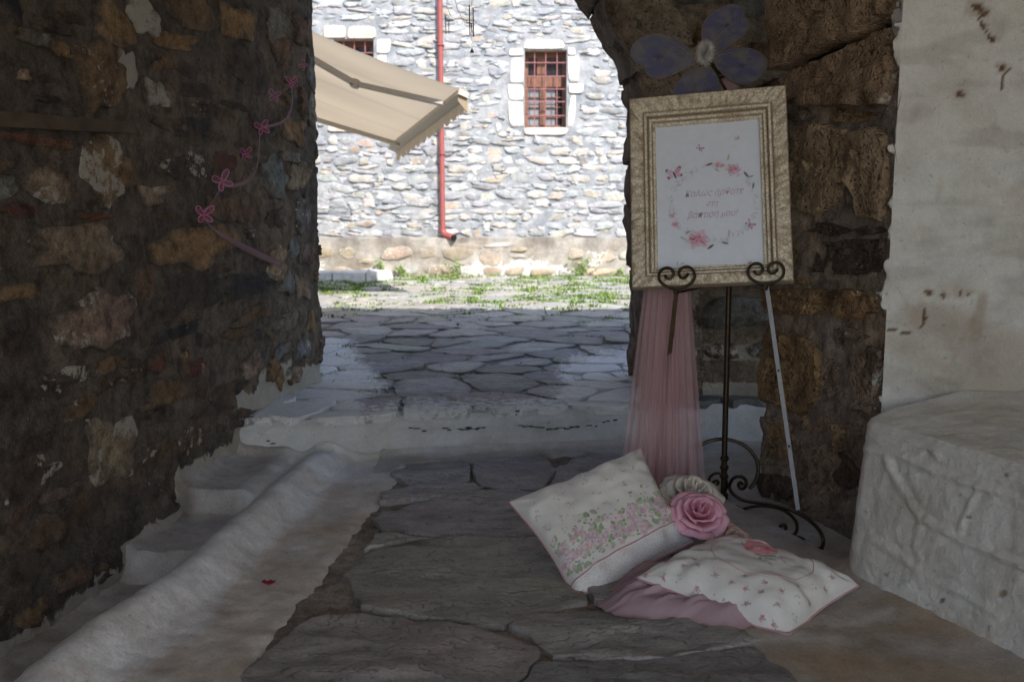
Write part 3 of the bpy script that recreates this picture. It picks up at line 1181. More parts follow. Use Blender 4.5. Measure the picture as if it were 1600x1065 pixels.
# window surrounds: single pale blocks, traced per block in metres from the photo's proportions
SUR = [
    (818, 62, 882, 77, 0.02), (795, 76, 818, 87, 0.02), (797, 90, 818, 130, 0.015), (793, 132, 818, 157, 0.02), (794, 158, 818, 199, 0.02),
    (887, 75, 899, 86, 0.02), (887, 88, 905, 129, 0.02), (888, 131, 912, 146, 0.025), (888, 148, 899, 199, 0.015), (817, 200, 888, 211, 0.03),
    (505, 40, 541, 60, 0.03), (542, 41, 588, 61, 0.03), (588, 61, 611, 84, 0.02), (588, 86, 604, 128, 0.02), (588, 130, 608, 190, 0.02),
    (502, 62, 520, 120, 0.02), (500, 122, 520, 190, 0.02), (511, 192, 586, 206, 0.03),
]
mapF = lambda u, v, h: (u, YF - h, v)
rw = random.Random(21)
SURB = []
for (l, t, r, b, H) in SUR:
    x0, z1 = FP(l, t)
    x1, z0 = FP(r, b)
    SURB.append((x0, x1, z0, z1))
    s = MB()
    out = rrect((x0 + x1) / 2, (z0 + z1) / 2, (x1 - x0) * 0.985, (z1 - z0) * 0.985, 0, 24, 0.012, 9, rw)
    # keep the side towards the opening straight
    out = [(min(max(u, x0), x1), min(max(v, z0), z1)) for u, v in out]
    stone_mesh(s, out, mapF, H, 0.02, jit((0.66, 0.62, 0.56) if H < 0.03 else (0.62, 0.53, 0.45), 0.06, rw), bumpy=0.12, dome=0.03, edge=0.93)
    s.build('surround_stone', M_FARSTONE, bld)

def blkF(cu, cv, w_, h_):
    for (x0, x1, z0, z1) in WIN + SURB:
        if cu + w_ * 0.42 > x0 - 0.01 and cu - w_ * 0.42 < x1 + 0.01 and cv + h_ * 0.42 > z0 - 0.01 and cv - h_ * 0.42 < z1 + 0.01:
            return True
    return cv - h_ / 2 < LEDGE - 0.01
FC = [(0.50, 0.50, 0.49), (0.40, 0.41, 0.42), (0.34, 0.35, 0.365), (0.54, 0.49, 0.42), (0.46, 0.36, 0.26), (0.27, 0.275, 0.285), (0.50, 0.44, 0.37), (0.44, 0.44, 0.44), (0.29, 0.26, 0.22)]
FW = [5, 5, 4, 4, 2, 3, 3, 4, 1]
FC = [tuple(0.9 * k for k in mixc(q, (0.385, 0.385, 0.38), 0.25)) for q in FC]
ST = rubble(XA + 0.4, XB - 0.4, LEDGE + 0.02, 5.2, (0.065, 0.135), (0.10, 0.36), blkF, rw, 0.12)
for _ in range(900):                               # chips and pinning stones between the larger ones
    a_, b_ = rw.uniform(XA + 0.4, XB - 0.4) * 0.55, rw.uniform(LEDGE + 0.05, 4.3)
    w_ = rw.uniform(0.05, 0.13)
    if not blkF(a_, b_, w_, w_ * 0.5):
        ST.append((a_, b_, w_, w_ * rw.uniform(0.3, 0.6)))
vis, rest, cntv = [], MB(), 0
for s_ in ST:
    px, py = PX((s_[0], YF, s_[1]))
    (vis if (490 < px < 1000 and py > -25) else vis).append((0 if (490 < px < 990 and py > -12) else 1, -s_[2] * s_[3], s_))
vis.sort(key=lambda t: (t[0], t[1]))
for k, (hid, ar, (cu, cv, w_, h_)) in enumerate(vis):
    out = rrect(cu, cv, w_ * 1.04, h_ * 1.06, rw.uniform(-0.16, 0.16), 16, 0.32, 3.2, rw)
    col = jit(rw.choices(FC, FW)[0], 0.16, rw)
    tgt = MB() if (not hid and k < 290) else rest
    stone_mesh(tgt, out, mapF, rw.uniform(0.004, 0.022), 0.012, col, lime=rw.choice((0, 0, 0.3, 0.42)), bumpy=0.8, dome=0.15, edge=0.78, rim=(0.32, 0.335, 0.36))
    if tgt is not rest:
        tgt.build('stone', M_FARSTONE, bld)
rest.build('outer_stones', M_FARSTONE, bld, kind='stuff')

# plinth with its own big stones
pl = MB()
gpx, gpz = dens([XA, XB], 0.07), dens([ZC - 0.3, LEDGE], 0.06)
gpz = gpz + [LEDGE + 0.004, LEDGE + 0.02]
def _f(i, j):
    x, z = gpx[i], gpz[j]
    back = 0.0 if j < len(gpz) - 2 else (0.02 if j == len(gpz) - 2 else 0.32)
    st = sm(-0.1, 0.5, fb(x * 1.6, z * 3, 3))
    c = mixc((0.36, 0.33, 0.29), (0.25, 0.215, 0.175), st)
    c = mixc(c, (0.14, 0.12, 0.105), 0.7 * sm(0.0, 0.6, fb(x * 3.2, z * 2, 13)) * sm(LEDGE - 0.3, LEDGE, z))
    lm = 0.5 if (z < LEDGE - 0.13 and fb(x * 1.3, z * 2.5, 31) > 0.34) else 0.0
    if -0.75 < x < 0.75 and z < LEDGE - 0.30 + 0.13 * nz(x * 2.2, 1) + 0.06 * nz(x * 7, 3):
        lm = 0.55
    zz = z + (0.012 * nz(x * 3, 9.1) if z > LEDGE - 0.03 else 0)
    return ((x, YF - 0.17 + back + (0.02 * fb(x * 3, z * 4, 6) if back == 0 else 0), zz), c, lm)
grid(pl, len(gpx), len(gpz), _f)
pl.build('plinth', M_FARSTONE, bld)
rp = random.Random(4)
PC = [(0.42, 0.38, 0.33), (0.36, 0.29, 0.21), (0.48, 0.46, 0.43), (0.30, 0.245, 0.19), (0.43, 0.34, 0.26), (0.36, 0.34, 0.32)]
mapP = lambda u, v, h: (u, YF - 0.17 - h, v)
for (cu, cv, w_, h_) in rubble(-3.3, 2.2, ZC, LEDGE - 0.09, (0.14, 0.24), (0.24, 0.5), lambda *a: rp.random() < 0.08, rp, 0.2):
    if cv + h_ / 2 > LEDGE - 0.03:
        continue
    s = MB()
    stone_mesh(s, rrect(cu, cv, w_, h_, rp.uniform(-0.1, 0.1), 14, 0.2, 2.4, rp), mapP, rp.uniform(0.006, 0.022), 0.02, jit(rp.choice(PC), 0.16, rp), lime=rp.choice((0, 0.3, 0.42)), bumpy=0.8, dome=0.2, edge=0.78, rim=(0.31, 0.28, 0.24))
    s.build('plinth_stone', M_FARSTONE, bld)

# windows
for wi, (x0, x1, z0, z1) in enumerate(WIN):
    fr = MB()
    yw = YF + 0.20
    W, Hh = x1 - x0, z1 - z0
    zt = z0 + Hh * 0.535                               # transom
    t = 0.05
    for a, b in (((x0, yw, z0), (x0 + t, yw + 0.05, z1)), ((x1 - t, yw, z0), (x1, yw + 0.05, z1)), ((x0 + t, yw, z1 - 0.08), (x1 - t, yw + 0.05, z1)),
                 ((x0 + t, yw, z0), (x1 - t, yw + 0.05, z0 + 0.04)), ((x0 + t, yw - 0.02, zt), (x1 - t, yw + 0.05, zt + 0.155)),
                 ((x0 + W * 0.38, yw - 0.03, z0 + 0.04), (x0 + W * 0.52, yw + 0.05, zt)), ((x0 + W * 0.30, yw - 0.01, zt + 0.155), (x0 + W * 0.50, yw + 0.05, z1 - 0.08))):
        fr.box(a, b, (0.3, 0.1, 0.05))
    for zz in (0.14, 0.27, 0.40):
        fr.box((x0 + t, yw + 0.004, z0 + Hh * zz), (x0 + W * 0.38, yw + 0.03, z0 + Hh * zz + 0.014))
        fr.box((x0 + W * 0.52, yw + 0.004, z0 + Hh * zz), (x1 - t, yw + 0.03, z0 + Hh * zz + 0.014))
    wo = thing_part = fr.build('window', M_WINWOOD, bld, smooth=False)
    for (a, b, c, d, m) in ((x0 + t, x0 + W * 0.38, z0 + 0.04, zt, M_CURTAIN), (x0 + W * 0.52, x0 + W * 0.74, z0 + 0.04, zt, M_CURTAIN), (x0 + W * 0.74, x1 - t, z0 + 0.04, zt, M_PANE),
                            (x0 + t, x0 + W * 0.30, zt + 0.155, z1 - 0.08, M_PANE), (x0 + W * 0.50, x1 - t, zt + 0.155, z1 - 0.08, M_PANE)):
        g = MB()
        g.box((a, yw + 0.032, c), (b, yw + 0.04, d))
        po = g.build('pane', m, bld, smooth=False)
        po.parent = wo
        po.location = (0, 0, 0)
    yb = YF + 0.06
    for f in (0.235, 0.50, 0.77):
        g = MB()
        g.tube([(x0 + W * f, yb, z0 - 0.01), (x0 + W * f, yb, z1 + 0.01)], 0.0075, 6)
        po = g.build('window_bar', M_REDBAR, bld)
        po.parent = wo
    for f in (0.155, 0.335, 0.50, 0.665, 0.84):
        g = MB()
        zz = z0 + Hh * f
        g.tube([(x0 - 0.01, yb - 0.012, zz), (x1 + 0.01, yb - 0.012, zz)], 0.0075, 6)
        po = g.build('window_bar', M_REDBAR, bld)
        po.parent = wo

# downpipe
def pipe_x(z):
    return FP(688, 0)[0] + (FP(692.5, 350)[0] - FP(688, 0)[0]) * (FP(688, 0)[1] - z) / (FP(688, 0)[1] - FP(692, 350)[1])
dp = MB()
yp = YF - 0.10
zb = LEDGE + 0.13
dp.tube([(pipe_x(6.5), yp, 6.5), (pipe_x(3.0), yp, 3.0), (pipe_x(zb), yp, zb)], 0.037, 14)
dpo = dp.build('downpipe', M_REDPIPE, bld)
el = MB()
xe = pipe_x(zb)
el.tube(crom([(xe, yp, zb + 0.02), (xe, yp, zb - 0.02), (xe + 0.035, yp - 0.03, zb - 0.075), (xe + 0.11, yp - 0.08, zb - 0.10), (xe + 0.15, yp - 0.115, zb - 0.115)], 5), 0.045, 14)
el.build('pipe_elbow', M_REDPIPE, bld).parent = dpo
sp = MB()
sp.tube([(xe + 0.148, yp - 0.112, zb - 0.114), (xe + 0.172, yp - 0.128, zb - 0.122)], 0.046, 14)
sp.build('pipe_mouth', M_CHIME, bld).parent = dpo
for zz in (3.35, 1.9, 4.9):
    br = MB()
    br.tube([(pipe_x(zz) + 0.047 * cos(a), yp + 0.047 * sin(a), zz) for a in [2 * pi * k / 16 for k in range(16)]], 0.008, 5, closed=True)
    br.box((pipe_x(zz) + 0.03, yp, zz - 0.012), (pipe_x(zz) + 0.045, YF + 0.01, zz + 0.012))
    br.build('pipe_bracket', M_REDPIPE, bld).parent = dpo

# ------------------------------------------------------------------ white kerb in the courtyard
kt = thing('white_kerb', 'low whitewashed kerb of square blocks at the foot of the far plinth, under the awning', 'kerb', (-2.5, 12.9, ZC))
kx = -4.3
rk = random.Random(2)
kend = G(590, 440, ZC)
while kx < kend.x - 0.05:
    wk = min(rk.uniform(0.38, 0.6), kend.x - kx)
    s = MB()
    s.bbox((kx + 0.006, kend.y + rk.uniform(-0.01, 0.01), ZC - 0.05), (kx + wk - 0.006, kend.y + 0.34, ZC + 0.125 + rk.uniform(-0.006, 0.008)), 0.012, jit((0.62, 0.62, 0.63), 0.04, rk))
    s.build('kerb_block', M_FARSTONE, kt)
    kx += wk
s = MB()
s.add([(kend.x, kend.y + 0.01, ZC - 0.03), (kend.x + 0.14, kend.y + 0.16, ZC - 0.03), (kend.x + 0.16, kend.y + 0.5, ZC - 0.03), (kend.x - 0.2, kend.y + 0.5, ZC - 0.03),
       (kend.x, kend.y + 0.01, ZC + 0.13), (kend.x + 0.10, kend.y + 0.16, ZC + 0.12), (kend.x + 0.11, kend.y + 0.5, ZC + 0.11), (kend.x - 0.2, kend.y + 0.5, ZC + 0.13)],
      [(0, 1, 5, 4), (1, 2, 6, 5), (2, 3, 7, 6), (3, 0, 4, 7), (4, 5, 6, 7)], (0.66, 0.66, 0.66))
s.build('kerb_block', M_FARSTONE, kt)

# ================================================================== LEFT WALL
lwall = thing('stone_wall', 'dark rubble stone wall of the passage with smeared mortar, ribbon garland pinned to it', 'wall', (-1.6, 4.0, 0))
LD = Vector((0.1806, 0.9836, 0)).normalized()
LN = Vector((0.9836, -0.1806, 0)).normalized()
LE = Vector((-1.115, 5.95, 0))
CR = 0.13
def LW(s, z, h):
    if s <= -CR:
        p = LE + LD * s + LN * h
    elif s <= -CR + CR * pi / 2:
        a = (s + CR) / CR
        c = LE + LD * (-CR) - LN * CR
        p = c + (LN * cos(a) + LD * sin(a)) * (CR + h)
    else:
        c = LE + LD * (-CR) - LN * CR
        p = c + LD * (CR + h) - LN * (s + CR - CR * pi / 2)
    return Vector((p.x, p.y, z))
def LINV(px, py):
    p = ONP(px, py, LE, LN)
    return (p - LE).dot(LD), p.z

def lfloor(s):                                     # level of what the wall stands on
    y = (LE + LD * s).y
    if y > stepY(wallX(y)) - 0.03:
        return ZC
    return gutter_z(y) + 0.0
def lbulge(s, z):
    y = (LE + LD * s).y
    return 0.13 * exp(-((y - 4.03) / 0.18) ** 2) * sm(0.02, -0.16, z) + 0.05 * sm(0.15, -0.1, z)
def lrel(s, z):
    r = 0.02 * fb(s * 2.3, z * 2.3, 1) + 0.010 * fb(s * 8, z * 8, 5) + 0.004 * fb(s * 26, z * 26, 8)
    if s > -0.6:
        r += 0.018 * sm(-0.6, 0, s) * nz(s * 2, z * 5, 20)
    return r + lbulge(s, z)
ss = [-9.0, -7, -5, -4, -3.4] + [-3.2 + 0.02 * i for i in range(176)] + [0.5, 1.0, 3.0]
zs = [-0.46] + [-0.42 + 0.02 * i for i in range(160)] + [2.96]
def _f(i, j):
    s, z = ss[i], zs[j]
    h = lrel(s, z) if -3.3 < s < 0.35 else 0
    k = fb(s * 1.3, z * 1.3, 40)
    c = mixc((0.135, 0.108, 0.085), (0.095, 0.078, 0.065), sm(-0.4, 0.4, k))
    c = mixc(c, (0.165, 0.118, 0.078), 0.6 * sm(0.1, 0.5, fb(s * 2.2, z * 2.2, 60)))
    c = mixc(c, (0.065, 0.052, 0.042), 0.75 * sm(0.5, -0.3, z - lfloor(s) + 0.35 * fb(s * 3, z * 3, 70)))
    dz = z - lfloor(s)
    reach = 0.085 + 0.06 * fb(s * 5, z * 2, 90) + (0.07 if -1.3 < s < -0.55 else 0) + (0.05 if s > -1.0 else 0)
    l = 0.72 * sm(reach + 0.05, reach - 0.05, dz) if s < 0.1 else 0.0
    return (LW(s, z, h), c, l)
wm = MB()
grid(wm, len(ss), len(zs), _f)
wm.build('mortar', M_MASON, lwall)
wm2 = MB()                                         # back and top of the wall so that it is a solid
a, b = LW(-9, 0, -0.9), LW(-CR, 0, -1.2)
wm2.add([(a.x, a.y, -0.46), (b.x - 0.9, b.y, -0.46), (b.x - 0.9, b.y, 2.96), (a.x, a.y, 2.96)], [(0, 1, 2, 3)], (0.1, 0.09, 0.08))
wm2.build('wall_core', M_MASON, lwall)

KC = {'ochre': (0.185, 0.115, 0.058), 'brown': (0.105, 0.066, 0.042), 'dark': (0.045, 0.034, 0.029), 'black': (0.022, 0.023, 0.026), 'brick': (0.085, 0.028, 0.022),
      'red': (0.17, 0.055, 0.03), 'tan': (0.215, 0.165, 0.115), 'blue': (0.125, 0.132, 0.138), 'grey': (0.14, 0.13, 0.115), 'plum': (0.12, 0.085, 0.082), 'pale': (0.26, 0.245, 0.215),
      'pink': (0.22, 0.15, 0.12)}
# centre x, centre y, width, height in the photo; colour; how much old limewash clings to it
LST = [(178, 42, 64, 62, 'ochre', .2), (222, 26, 42, 66, 'pale', .6), (297, 22, 76, 58, 'brown', 0), (370, 40, 54, 56, 'ochre', 0), (270, 64, 80, 26, 'ochre', 0),
       (158, 122, 78, 112, 'ochre', .33), (192, 110, 34, 64, 'pale', .6), (240, 149, 44, 44, 'pale', .4), (308, 139, 60, 24, 'dark', 0), (290, 203, 100, 42, 'black', 0), (327, 173, 48, 22, 'dark', .34),
       (366, 165, 40, 12, 'dark', 0), (60, 221, 112, 20, 'brick', 0), (168, 268, 78, 92, 'ochre', .46), (75, 291, 70, 60, 'tan', .4), (30, 331, 62, 24, 'brick', 0),
       (144, 338, 60, 10, 'red', 0), (118, 387, 164, 72, 'tan', .34), (289, 259, 62, 44, 'dark', .4), (351, 259, 36, 38, 'brick', .2), (238, 306, 46, 32, 'tan', .42), (262, 339, 30, 12, 'dark', 0),
       (366, 328, 84, 50, 'brown', 0), (302, 388, 122, 62, 'ochre', .15), (425, 278, 40, 62, 'blue', .25), (464, 278, 36, 48, 'tan', .3), (424, 341, 24, 32, 'dark', 0), (437, 337, 20, 30, 'plum', 0),
       (474, 332, 28, 60, 'blue', .36), (455, 205, 32, 42, 'ochre', 0), (450, 246, 42, 18, 'grey', .36), (488, 170, 12, 54, 'pale', .3), (472, 165, 12, 50, 'brown', 0), (443, 84, 32, 44, 'brown', .2),
       (388, 112, 60, 76, 'dark', 0), (485, 112, 16, 54, 'blue', .3), (470, 50, 26, 50, 'brown', 0), (432, 42, 30, 56, 'grey', 0), (150, 498, 116, 100, 'pink', .38), (226, 441, 40, 54, 'brown', 0),
       (218, 388, 14, 48, 'dark', 0), (290, 456, 112, 74, 'dark', .22), (386, 446, 84, 38, 'black', .2), (394, 488, 54, 28, 'brown', 0), (276, 519, 78, 22, 'black', 0), (366, 521, 48, 20, 'dark', .22),
       (22, 534, 72, 64, 'dark', .22), (241, 567, 34, 28, 'brick', .2), (300, 578, 42, 28, 'brick', .36), (197, 567, 24, 18, 'dark', 0), (105, 587, 66, 28, 'dark', .42), (74, 613, 74, 32, 'dark', .42),
       (10, 612, 34, 38, 'dark', .3), (260, 611, 76, 42, 'brown', .22), (362, 606, 54, 20, 'black', 0), (393, 570, 32, 40, 'pink', .2), (424, 577, 14, 40, 'ochre', 0), (170, 700, 74, 116, 'tan', .5),
       (243, 652, 38, 24, 'dark', 0), (44, 745, 84, 54, 'dark', .46), (20, 457, 74, 28, 'ochre', .15), (60, 60, 70, 30, 'grey', 0), (85, 40, 60, 20, 'dark', .2), (80, 123, 34, 14, 'dark', .2), (76, 155, 34, 14, 'dark', .2),
       (34, 118, 24, 20, 'tan', 0), (95, 74, 24, 30, 'ochre', 0), (430, 410, 28, 50, 'tan', .36), (458, 385, 20, 34, 'blue', .2), (480, 395, 24, 34, 'plum', 0), (446, 440, 22, 40, 'blue', .3),
       (470, 450, 26, 40, 'tan', 0), (484, 500, 18, 40, 'ochre', 0), (448, 500, 34, 30, 'grey', .38), (470, 545, 26, 32, 'blue', .4), (440, 545, 22, 26, 'blue', .2), (436, 590, 14, 40, 'ochre', .1), (460, 585, 20, 28, 'tan', .4),
       (255, 705, 60, 44, 'brown', .4), (330, 640, 70, 26, 'dark', .3), (300, 690, 60, 40, 'brown', .34), (225, 770, 70, 40, 'dark', .3), (130, 790, 90, 44, 'dark', .15), (60, 830, 90, 50, 'brown', .1), (180, 830, 80, 36, 'dark', .2),
       (30, 890, 70, 40, 'dark', .1), (95, 900, 60, 36, 'brown', .15), (370, 655, 50, 26, 'dark', .3), (55, 690, 60, 36, 'dark', .25), (8, 290, 36, 44, 'grey', 0), (15, 20, 30, 46, 'black', 0), (340, 420, 40, 16, 'dark', 0)]
used = []
rl = random.Random(31)
for (cx, cy, w_, h_, kc, lm) in LST:
    s0, z0 = LINV(cx - w_ / 2, cy)
    s1, _ = LINV(cx + w_ / 2, cy)
    sc, zc = LINV(cx, cy)
    _, zt = LINV(cx, cy - h_ / 2)
    _, zb_ = LINV(cx, cy + h_ / 2)
    sw, sh = s1 - s0, zt - zb_
    used.append((sc, zc, sw, sh))
    out = rrect((s0 + s1) / 2, zc, sw, sh, rl.uniform(-0.06, 0.06), 26, 0.34, 3.0, rl)
    H = rl.uniform(0.006, 0.020) * (1.0 if kc not in ('black', 'dark') else 0.6)
    c0 = mixc(tuple(1.4 * q for q in jit(KC[kc], 0.12, rl)), (0.13, 0.11, 0.093), 0.12)
    c1 = mixc(c0, jit(KC[rl.choice(['ochre', 'brown', 'dark'])], 0.1, rl), 0.5)
    sd = rl.uniform(0, 60)
    s = MB()
    stone_mesh(s, out, lambda u, v, h: LW(u, v, h + lrel(u, v)), H, 0.02, c0, bumpy=1.1, dome=0.08, edge=0.88, rim=(0.108, 0.087, 0.069),
               colfn=lambda u, v: mixc(c0, c1, sm(-0.2, 0.4, fb(u * 7 + sd, v * 7, 2))),
               limefn=(lambda u, v: (lm + 0.10) * sm(-0.5, 0.2, fb(u * 6 + sd, v * 6, 12))) if lm else None)
    s.build('stone', M_MASON, lwall)
def blkL(cu, cv, w_, h_):
    for (a, b, c, d) in used:
        if abs(a - cu) < (c + w_) * 0.5 and abs(b - cv) < (d + h_) * 0.48:
            return True
    if (cv - h_ / 2) < lfloor(cu) + 0.03:
        return True
    if cu < -2.0 and 1.46 < cv < 1.66:
        return True
    return rl.random() < 0.10
for (cu, cv, w_, h_) in rubble(-3.1, -0.02, -0.35, 2.6, (0.055, 0.12), (0.10, 0.26), blkL, rl, 0.08):
    if cu > -0.5:
        w_ *= 0.6
    kc = rl.choice(['brown', 'dark', 'brown', 'tan', 'ochre', 'ochre', 'plum', 'dark', 'brown'])
    c0 = mixc(jit(KC[kc], 0.2, rl), (0.12, 0.095, 0.075), 0.25)
    s = MB()
    stone_mesh(s, rrect(cu, cv, w_ * 0.98, h_ * 0.98, rl.uniform(-0.12, 0.12), 18, 0.4, 2.6, rl), lambda u, v, h: LW(u, v, h + lrel(u, v)),
               rl.uniform(0.003, 0.013), 0.015, c0, lime=0.40 * (rl.random() < 0.3), bumpy=1.0, dome=0.3, edge=0.84, rim=(0.108, 0.087, 0.069))
    s.build('stone', M_MASON, lwall)
# the timber let into the wall
bm_ = MB()
pts = [(-30, 173, 198), (30, 176, 200), (100, 183, 204), (172, 189, 207), (201, 192, 208)]
vs, fs = [], []
for (px, y0, y1) in pts:
    s_, za = LINV(px, y0)
    _, zb_ = LINV(px, y1)
    for (z, h) in ((za, -0.03), (za, 0.026), (zb_, 0.030), (zb_, -0.03)):
        vs.append(LW(s_, z, h))
for i in range(len(pts) - 1):
    for k in range(4):
        k2 = (k + 1) % 4
        fs.append((i * 4 + k, i * 4 + k2, i * 4 + 4 + k2, i * 4 + 4 + k))
fs += [(3, 2, 1, 0), tuple((len(pts) - 1) * 4 + k for k in range(4))]
bm_.add(vs, fs, (0.12, 0.08, 0.045))
bm_.build('timber_beam', M_WOOD, lwall, smooth=False)

# ================================================================== GATE ARCH
arch = thing('arch_wall', 'brown tuff gateway arch with cracked joints between passage and sunny courtyard', 'arch', (0.9, 5.6, 0))
YI, YO = 5.36, 6.06
prof_px = [(981, 590), (980, 500), (981, 430), (977, 395), (976, 320), (976, 250), (978, 200), (983, 172), (971, 150), (967, 118), (945, 74), (924, 28), (895, -2)]
PROF = []
for px, py in prof_px:
    p = AY(px, py, YO)
    PROF.append((p.x, p.z))
PROF += [(0.22, 2.66), (0.0, 2.82), (-0.3, 2.92), (-0.65, 2.90), (-0.95, 2.80), (-1.3, 2.60)]
PROF = [(PROF[0][0], 0.05)] + PROF
# resample
def resamp(P, step):
    out = [P[0]]
    acc = 0
    for i in range(len(P) - 1):
        a, b = P[i], P[i + 1]
        l = sqrt((b[0] - a[0]) ** 2 + (b[1] - a[1]) ** 2)
        d = step - acc
        while d <= l:
            t = d / l
            out.append((a[0] + (b[0] - a[0]) * t, a[1] + (b[1] - a[1]) * t))
            d += step
        acc = l - (d - step)
    return out
PR = resamp(PROF, 0.035)
def pdir(i):
    x, z = PR[i]
    d = Vector((x + 0.25, z - min(z, 1.55)))
    return d.normalized()
PDR = [pdir(i) for i in range(len(PR))]
for _k in range(8):
    PDR = [((PDR[max(i - 1, 0)] + PDR[i] * 2 + PDR[min(i + 1, len(PR) - 1)]) / 4).normalized() for i in range(len(PR))]
def AP(t, w, y):                                   # t along the profile (index), w outwards, y depth
    i = max(0, min(len(PR) - 2, int(t)))
    f = t - i
    x = PR[i][0] * (1 - f) + PR[i + 1][0] * f
    z = PR[i][1] * (1 - f) + PR[i + 1][1] * f
    d = PDR[i] * (1 - f) + PDR[i + 1] * f
    return Vector((x + d.x * w, y, z + d.y * w))
ab = MB()
ws = [0.05 * i for i in range(25)]
nT = len(PR)
def _f(i, j):
    p = AP(i, ws[j] + 0.02, YI)
    h = 0.02 * fb(p.x * 3, p.z * 3, 11) + 0.01 * fb(p.x * 11, p.z * 11, 12)
    c = mixc((0.15, 0.118, 0.092), (0.21, 0.165, 0.12), sm(-0.3, 0.4, fb(p.x * 2, p.z * 2, 4)))
    low = 0.68 if p.z < 0.30 + 0.06 * nz(p.x * 6, 3) or (0.40 < p.z < 0.53 + 0.05 * nz(p.x * 5, 8) and p.x > 0.9) else 0.0
    p.y -= h
    return (p, c, low)
grid(ab, nT, len(ws), _f)
def _f(i, j):
    p = AP(i, 0.02 + 0.012 * fb(i * 0.3, j * 0.5, 3), YI + (YO - YI) * j / 10)
    return (p, (0.11, 0.085, 0.065), 0)
grid(ab, nT, 11, _f)
def _f(i, j):
    return (AP(i, ws[j] + 0.02, YO), (0.2, 0.18, 0.16), 0)
grid(ab, nT, len(ws), _f)
ab.build('mortar', M_MASON, arch)
ra = random.Random(14)
# the blocks of the jamb and arch ring, each a stone of its own
def arch_block(t0, t1, w0, w1, y0, y1, col, sd):
    s = MB()
    n1, n2, n3 = 11, 8, 9
    ts = [t0 + (t1 - t0) * i / n1 for i in range(n1 + 1)]
    wv = [w0 + (w1 - w0) * i / n2 for i in range(n2 + 1)]
    yv = [y0 + (y1 - y0) * i / n3 for i in range(n3 + 1)]
    def P(a, b, c):
        # shrink a touch near the arrises so that they are worn round
        q = AP(a, b, c)
        ea = min(abs(a - t0), abs(a - t1)) < 1e-6
        eb = min(abs(b - w0), abs(b - w1)) < 1e-6
        ec = min(abs(c - y0), abs(c - y1)) < 1e-6
        if ea + eb + ec >= 2:
            m = AP((t0 + t1) / 2, (w0 + w1) / 2, (y0 + y1) / 2)
            q = q + (m - q).normalized() * 0.016
        d = Vector((fb(q.x * 5 + sd, q.y * 5, q.z * 5), fb(q.x * 5, q.y * 5 + sd, q.z * 5), fb(q.x * 5, q.y * 5, q.z * 5 + sd)))
        e = Vector((nz(q.x * 17 + sd, q.z * 17, q.y * 17), nz(q.z * 17, q.y * 17 + sd, q.x * 9), nz(q.y * 17, q.x * 17, sd)))
        return q + d * 0.030 + e * 0.016
    def face(A, B, fn):
        vs, fs, cs = [], [], []
        for b in B:
            for a in A:
                q = fn(a, b)
                vs.append(q)
                cs.append(mixc(col, (col[0] * 0.55, col[1] * 0.5, col[2] * 0.48), sm(-0.1, 0.5, fb(q.x * 4 + sd, q.y * 4, q.z * 4))))
        n = len(A)
        for j in range(len(B) - 1):
            for i in range(n - 1):
                fs.append((j * n + i, j * n + i + 1, (j + 1) * n + i + 1, (j + 1) * n + i))
        s.add(vs, fs, cs)
    face(ts, yv, lambda a, c: P(a, w0, c))
    face(ts, wv, lambda a, b: P(a, b, y0))
    face(ts, wv, lambda a, b: P(a, b, y1))
    face(wv, yv, lambda b, c: P(t0, b, c))
    face(wv, yv, lambda b, c: P(t1, b, c))
    s.build('arch_stone', M_TUFF, arch)
t = 5.6
k = 0
BC = [(0.25, 0.19, 0.135), (0.21, 0.155, 0.11), (0.28, 0.21, 0.145), (0.23, 0.185, 0.14)]
while t < nT - 6:
    L_ = ra.choice([7, 9, 11, 13, 8])
    t1 = min(t + L_, nT - 2)
    wd = ra.uniform(0.26, 0.40)
    arch_block(t + 0.1, t1 - 0.1, 0.0 + ra.uniform(-0.014, 0.012), wd, YI - 0.02, YO + 0.015, jit(ra.choice(BC), 0.15, ra), k * 7.1)
    t = t1
    k += 1
# rubble beside the ring, inside the recess
mapA = lambda u, v, h: (u, YI - h, v)
def blkA(cu, cv, w_, h_):
    return cv < 0.42 or ra.random() < 0.06
for (cu, cv, w_, h_) in rubble(1.10, 2.1, 0.28, 2.9, (0.10, 0.2), (0.16, 0.36), blkA, ra, 0.3):
    if cv > 1.6 and cu - w_ / 2 < 0.95 - 0.3 * (cv - 1.6):
        continue
    s = MB()
    lm = 0.5 if cv < 0.6 else (0.3 if ra.random() < 0.3 else 0)
    stone_mesh(s, rrect(cu, cv, w_, h_, ra.uniform(-0.08, 0.08), 16, 0.18, 2.5, ra), mapA, ra.uniform(0.02, 0.05), 0.03, jit(ra.choice([KC['brown'], KC['dark'], KC['grey'], KC['ochre']]), 0.15, ra), lime=lm, bumpy=0.5, dome=0.2, edge=0.82)
    s.build('stone', M_MASON, arch)

# ================================================================== RIGHT STONE PIER
pier = thing('stone_pier', 'bare brown tuff pier of the right wall with a long crack, behind the easel', 'pier', (1.2, 4.0, 0))
RA = Vector((1.085, 4.32, 0))
RB = Vector((1.34, 3.50, 0))
RL = (RB - RA).length
RD = (RB - RA).normalized()
RN = Vector((RD.y, -RD.x, 0))
if RN.x > 0:
    RN = -RN
def RINV(px, py):
    p = ONP(px, py, RA, RN)
    return (p - RA).dot(RD), p.z
def RW(u, v, h):
    # rounded worn edge at the recess side
    e = 0.10
    if u < e:
        a = min(1.6, (e - u) / e)
        off = RD * (e - e * sin(a)) - RN * (e * (1 - cos(a)))
        nn = (RN * cos(a) - RD * sin(a))
        if a > 1.57:
            off = off - RN * ((e - u) - e * 1.57)
        p = RA + off + nn * h
    else:
        p = RA + RD * u + RN * h
    return Vector((p.x, p.y, v))
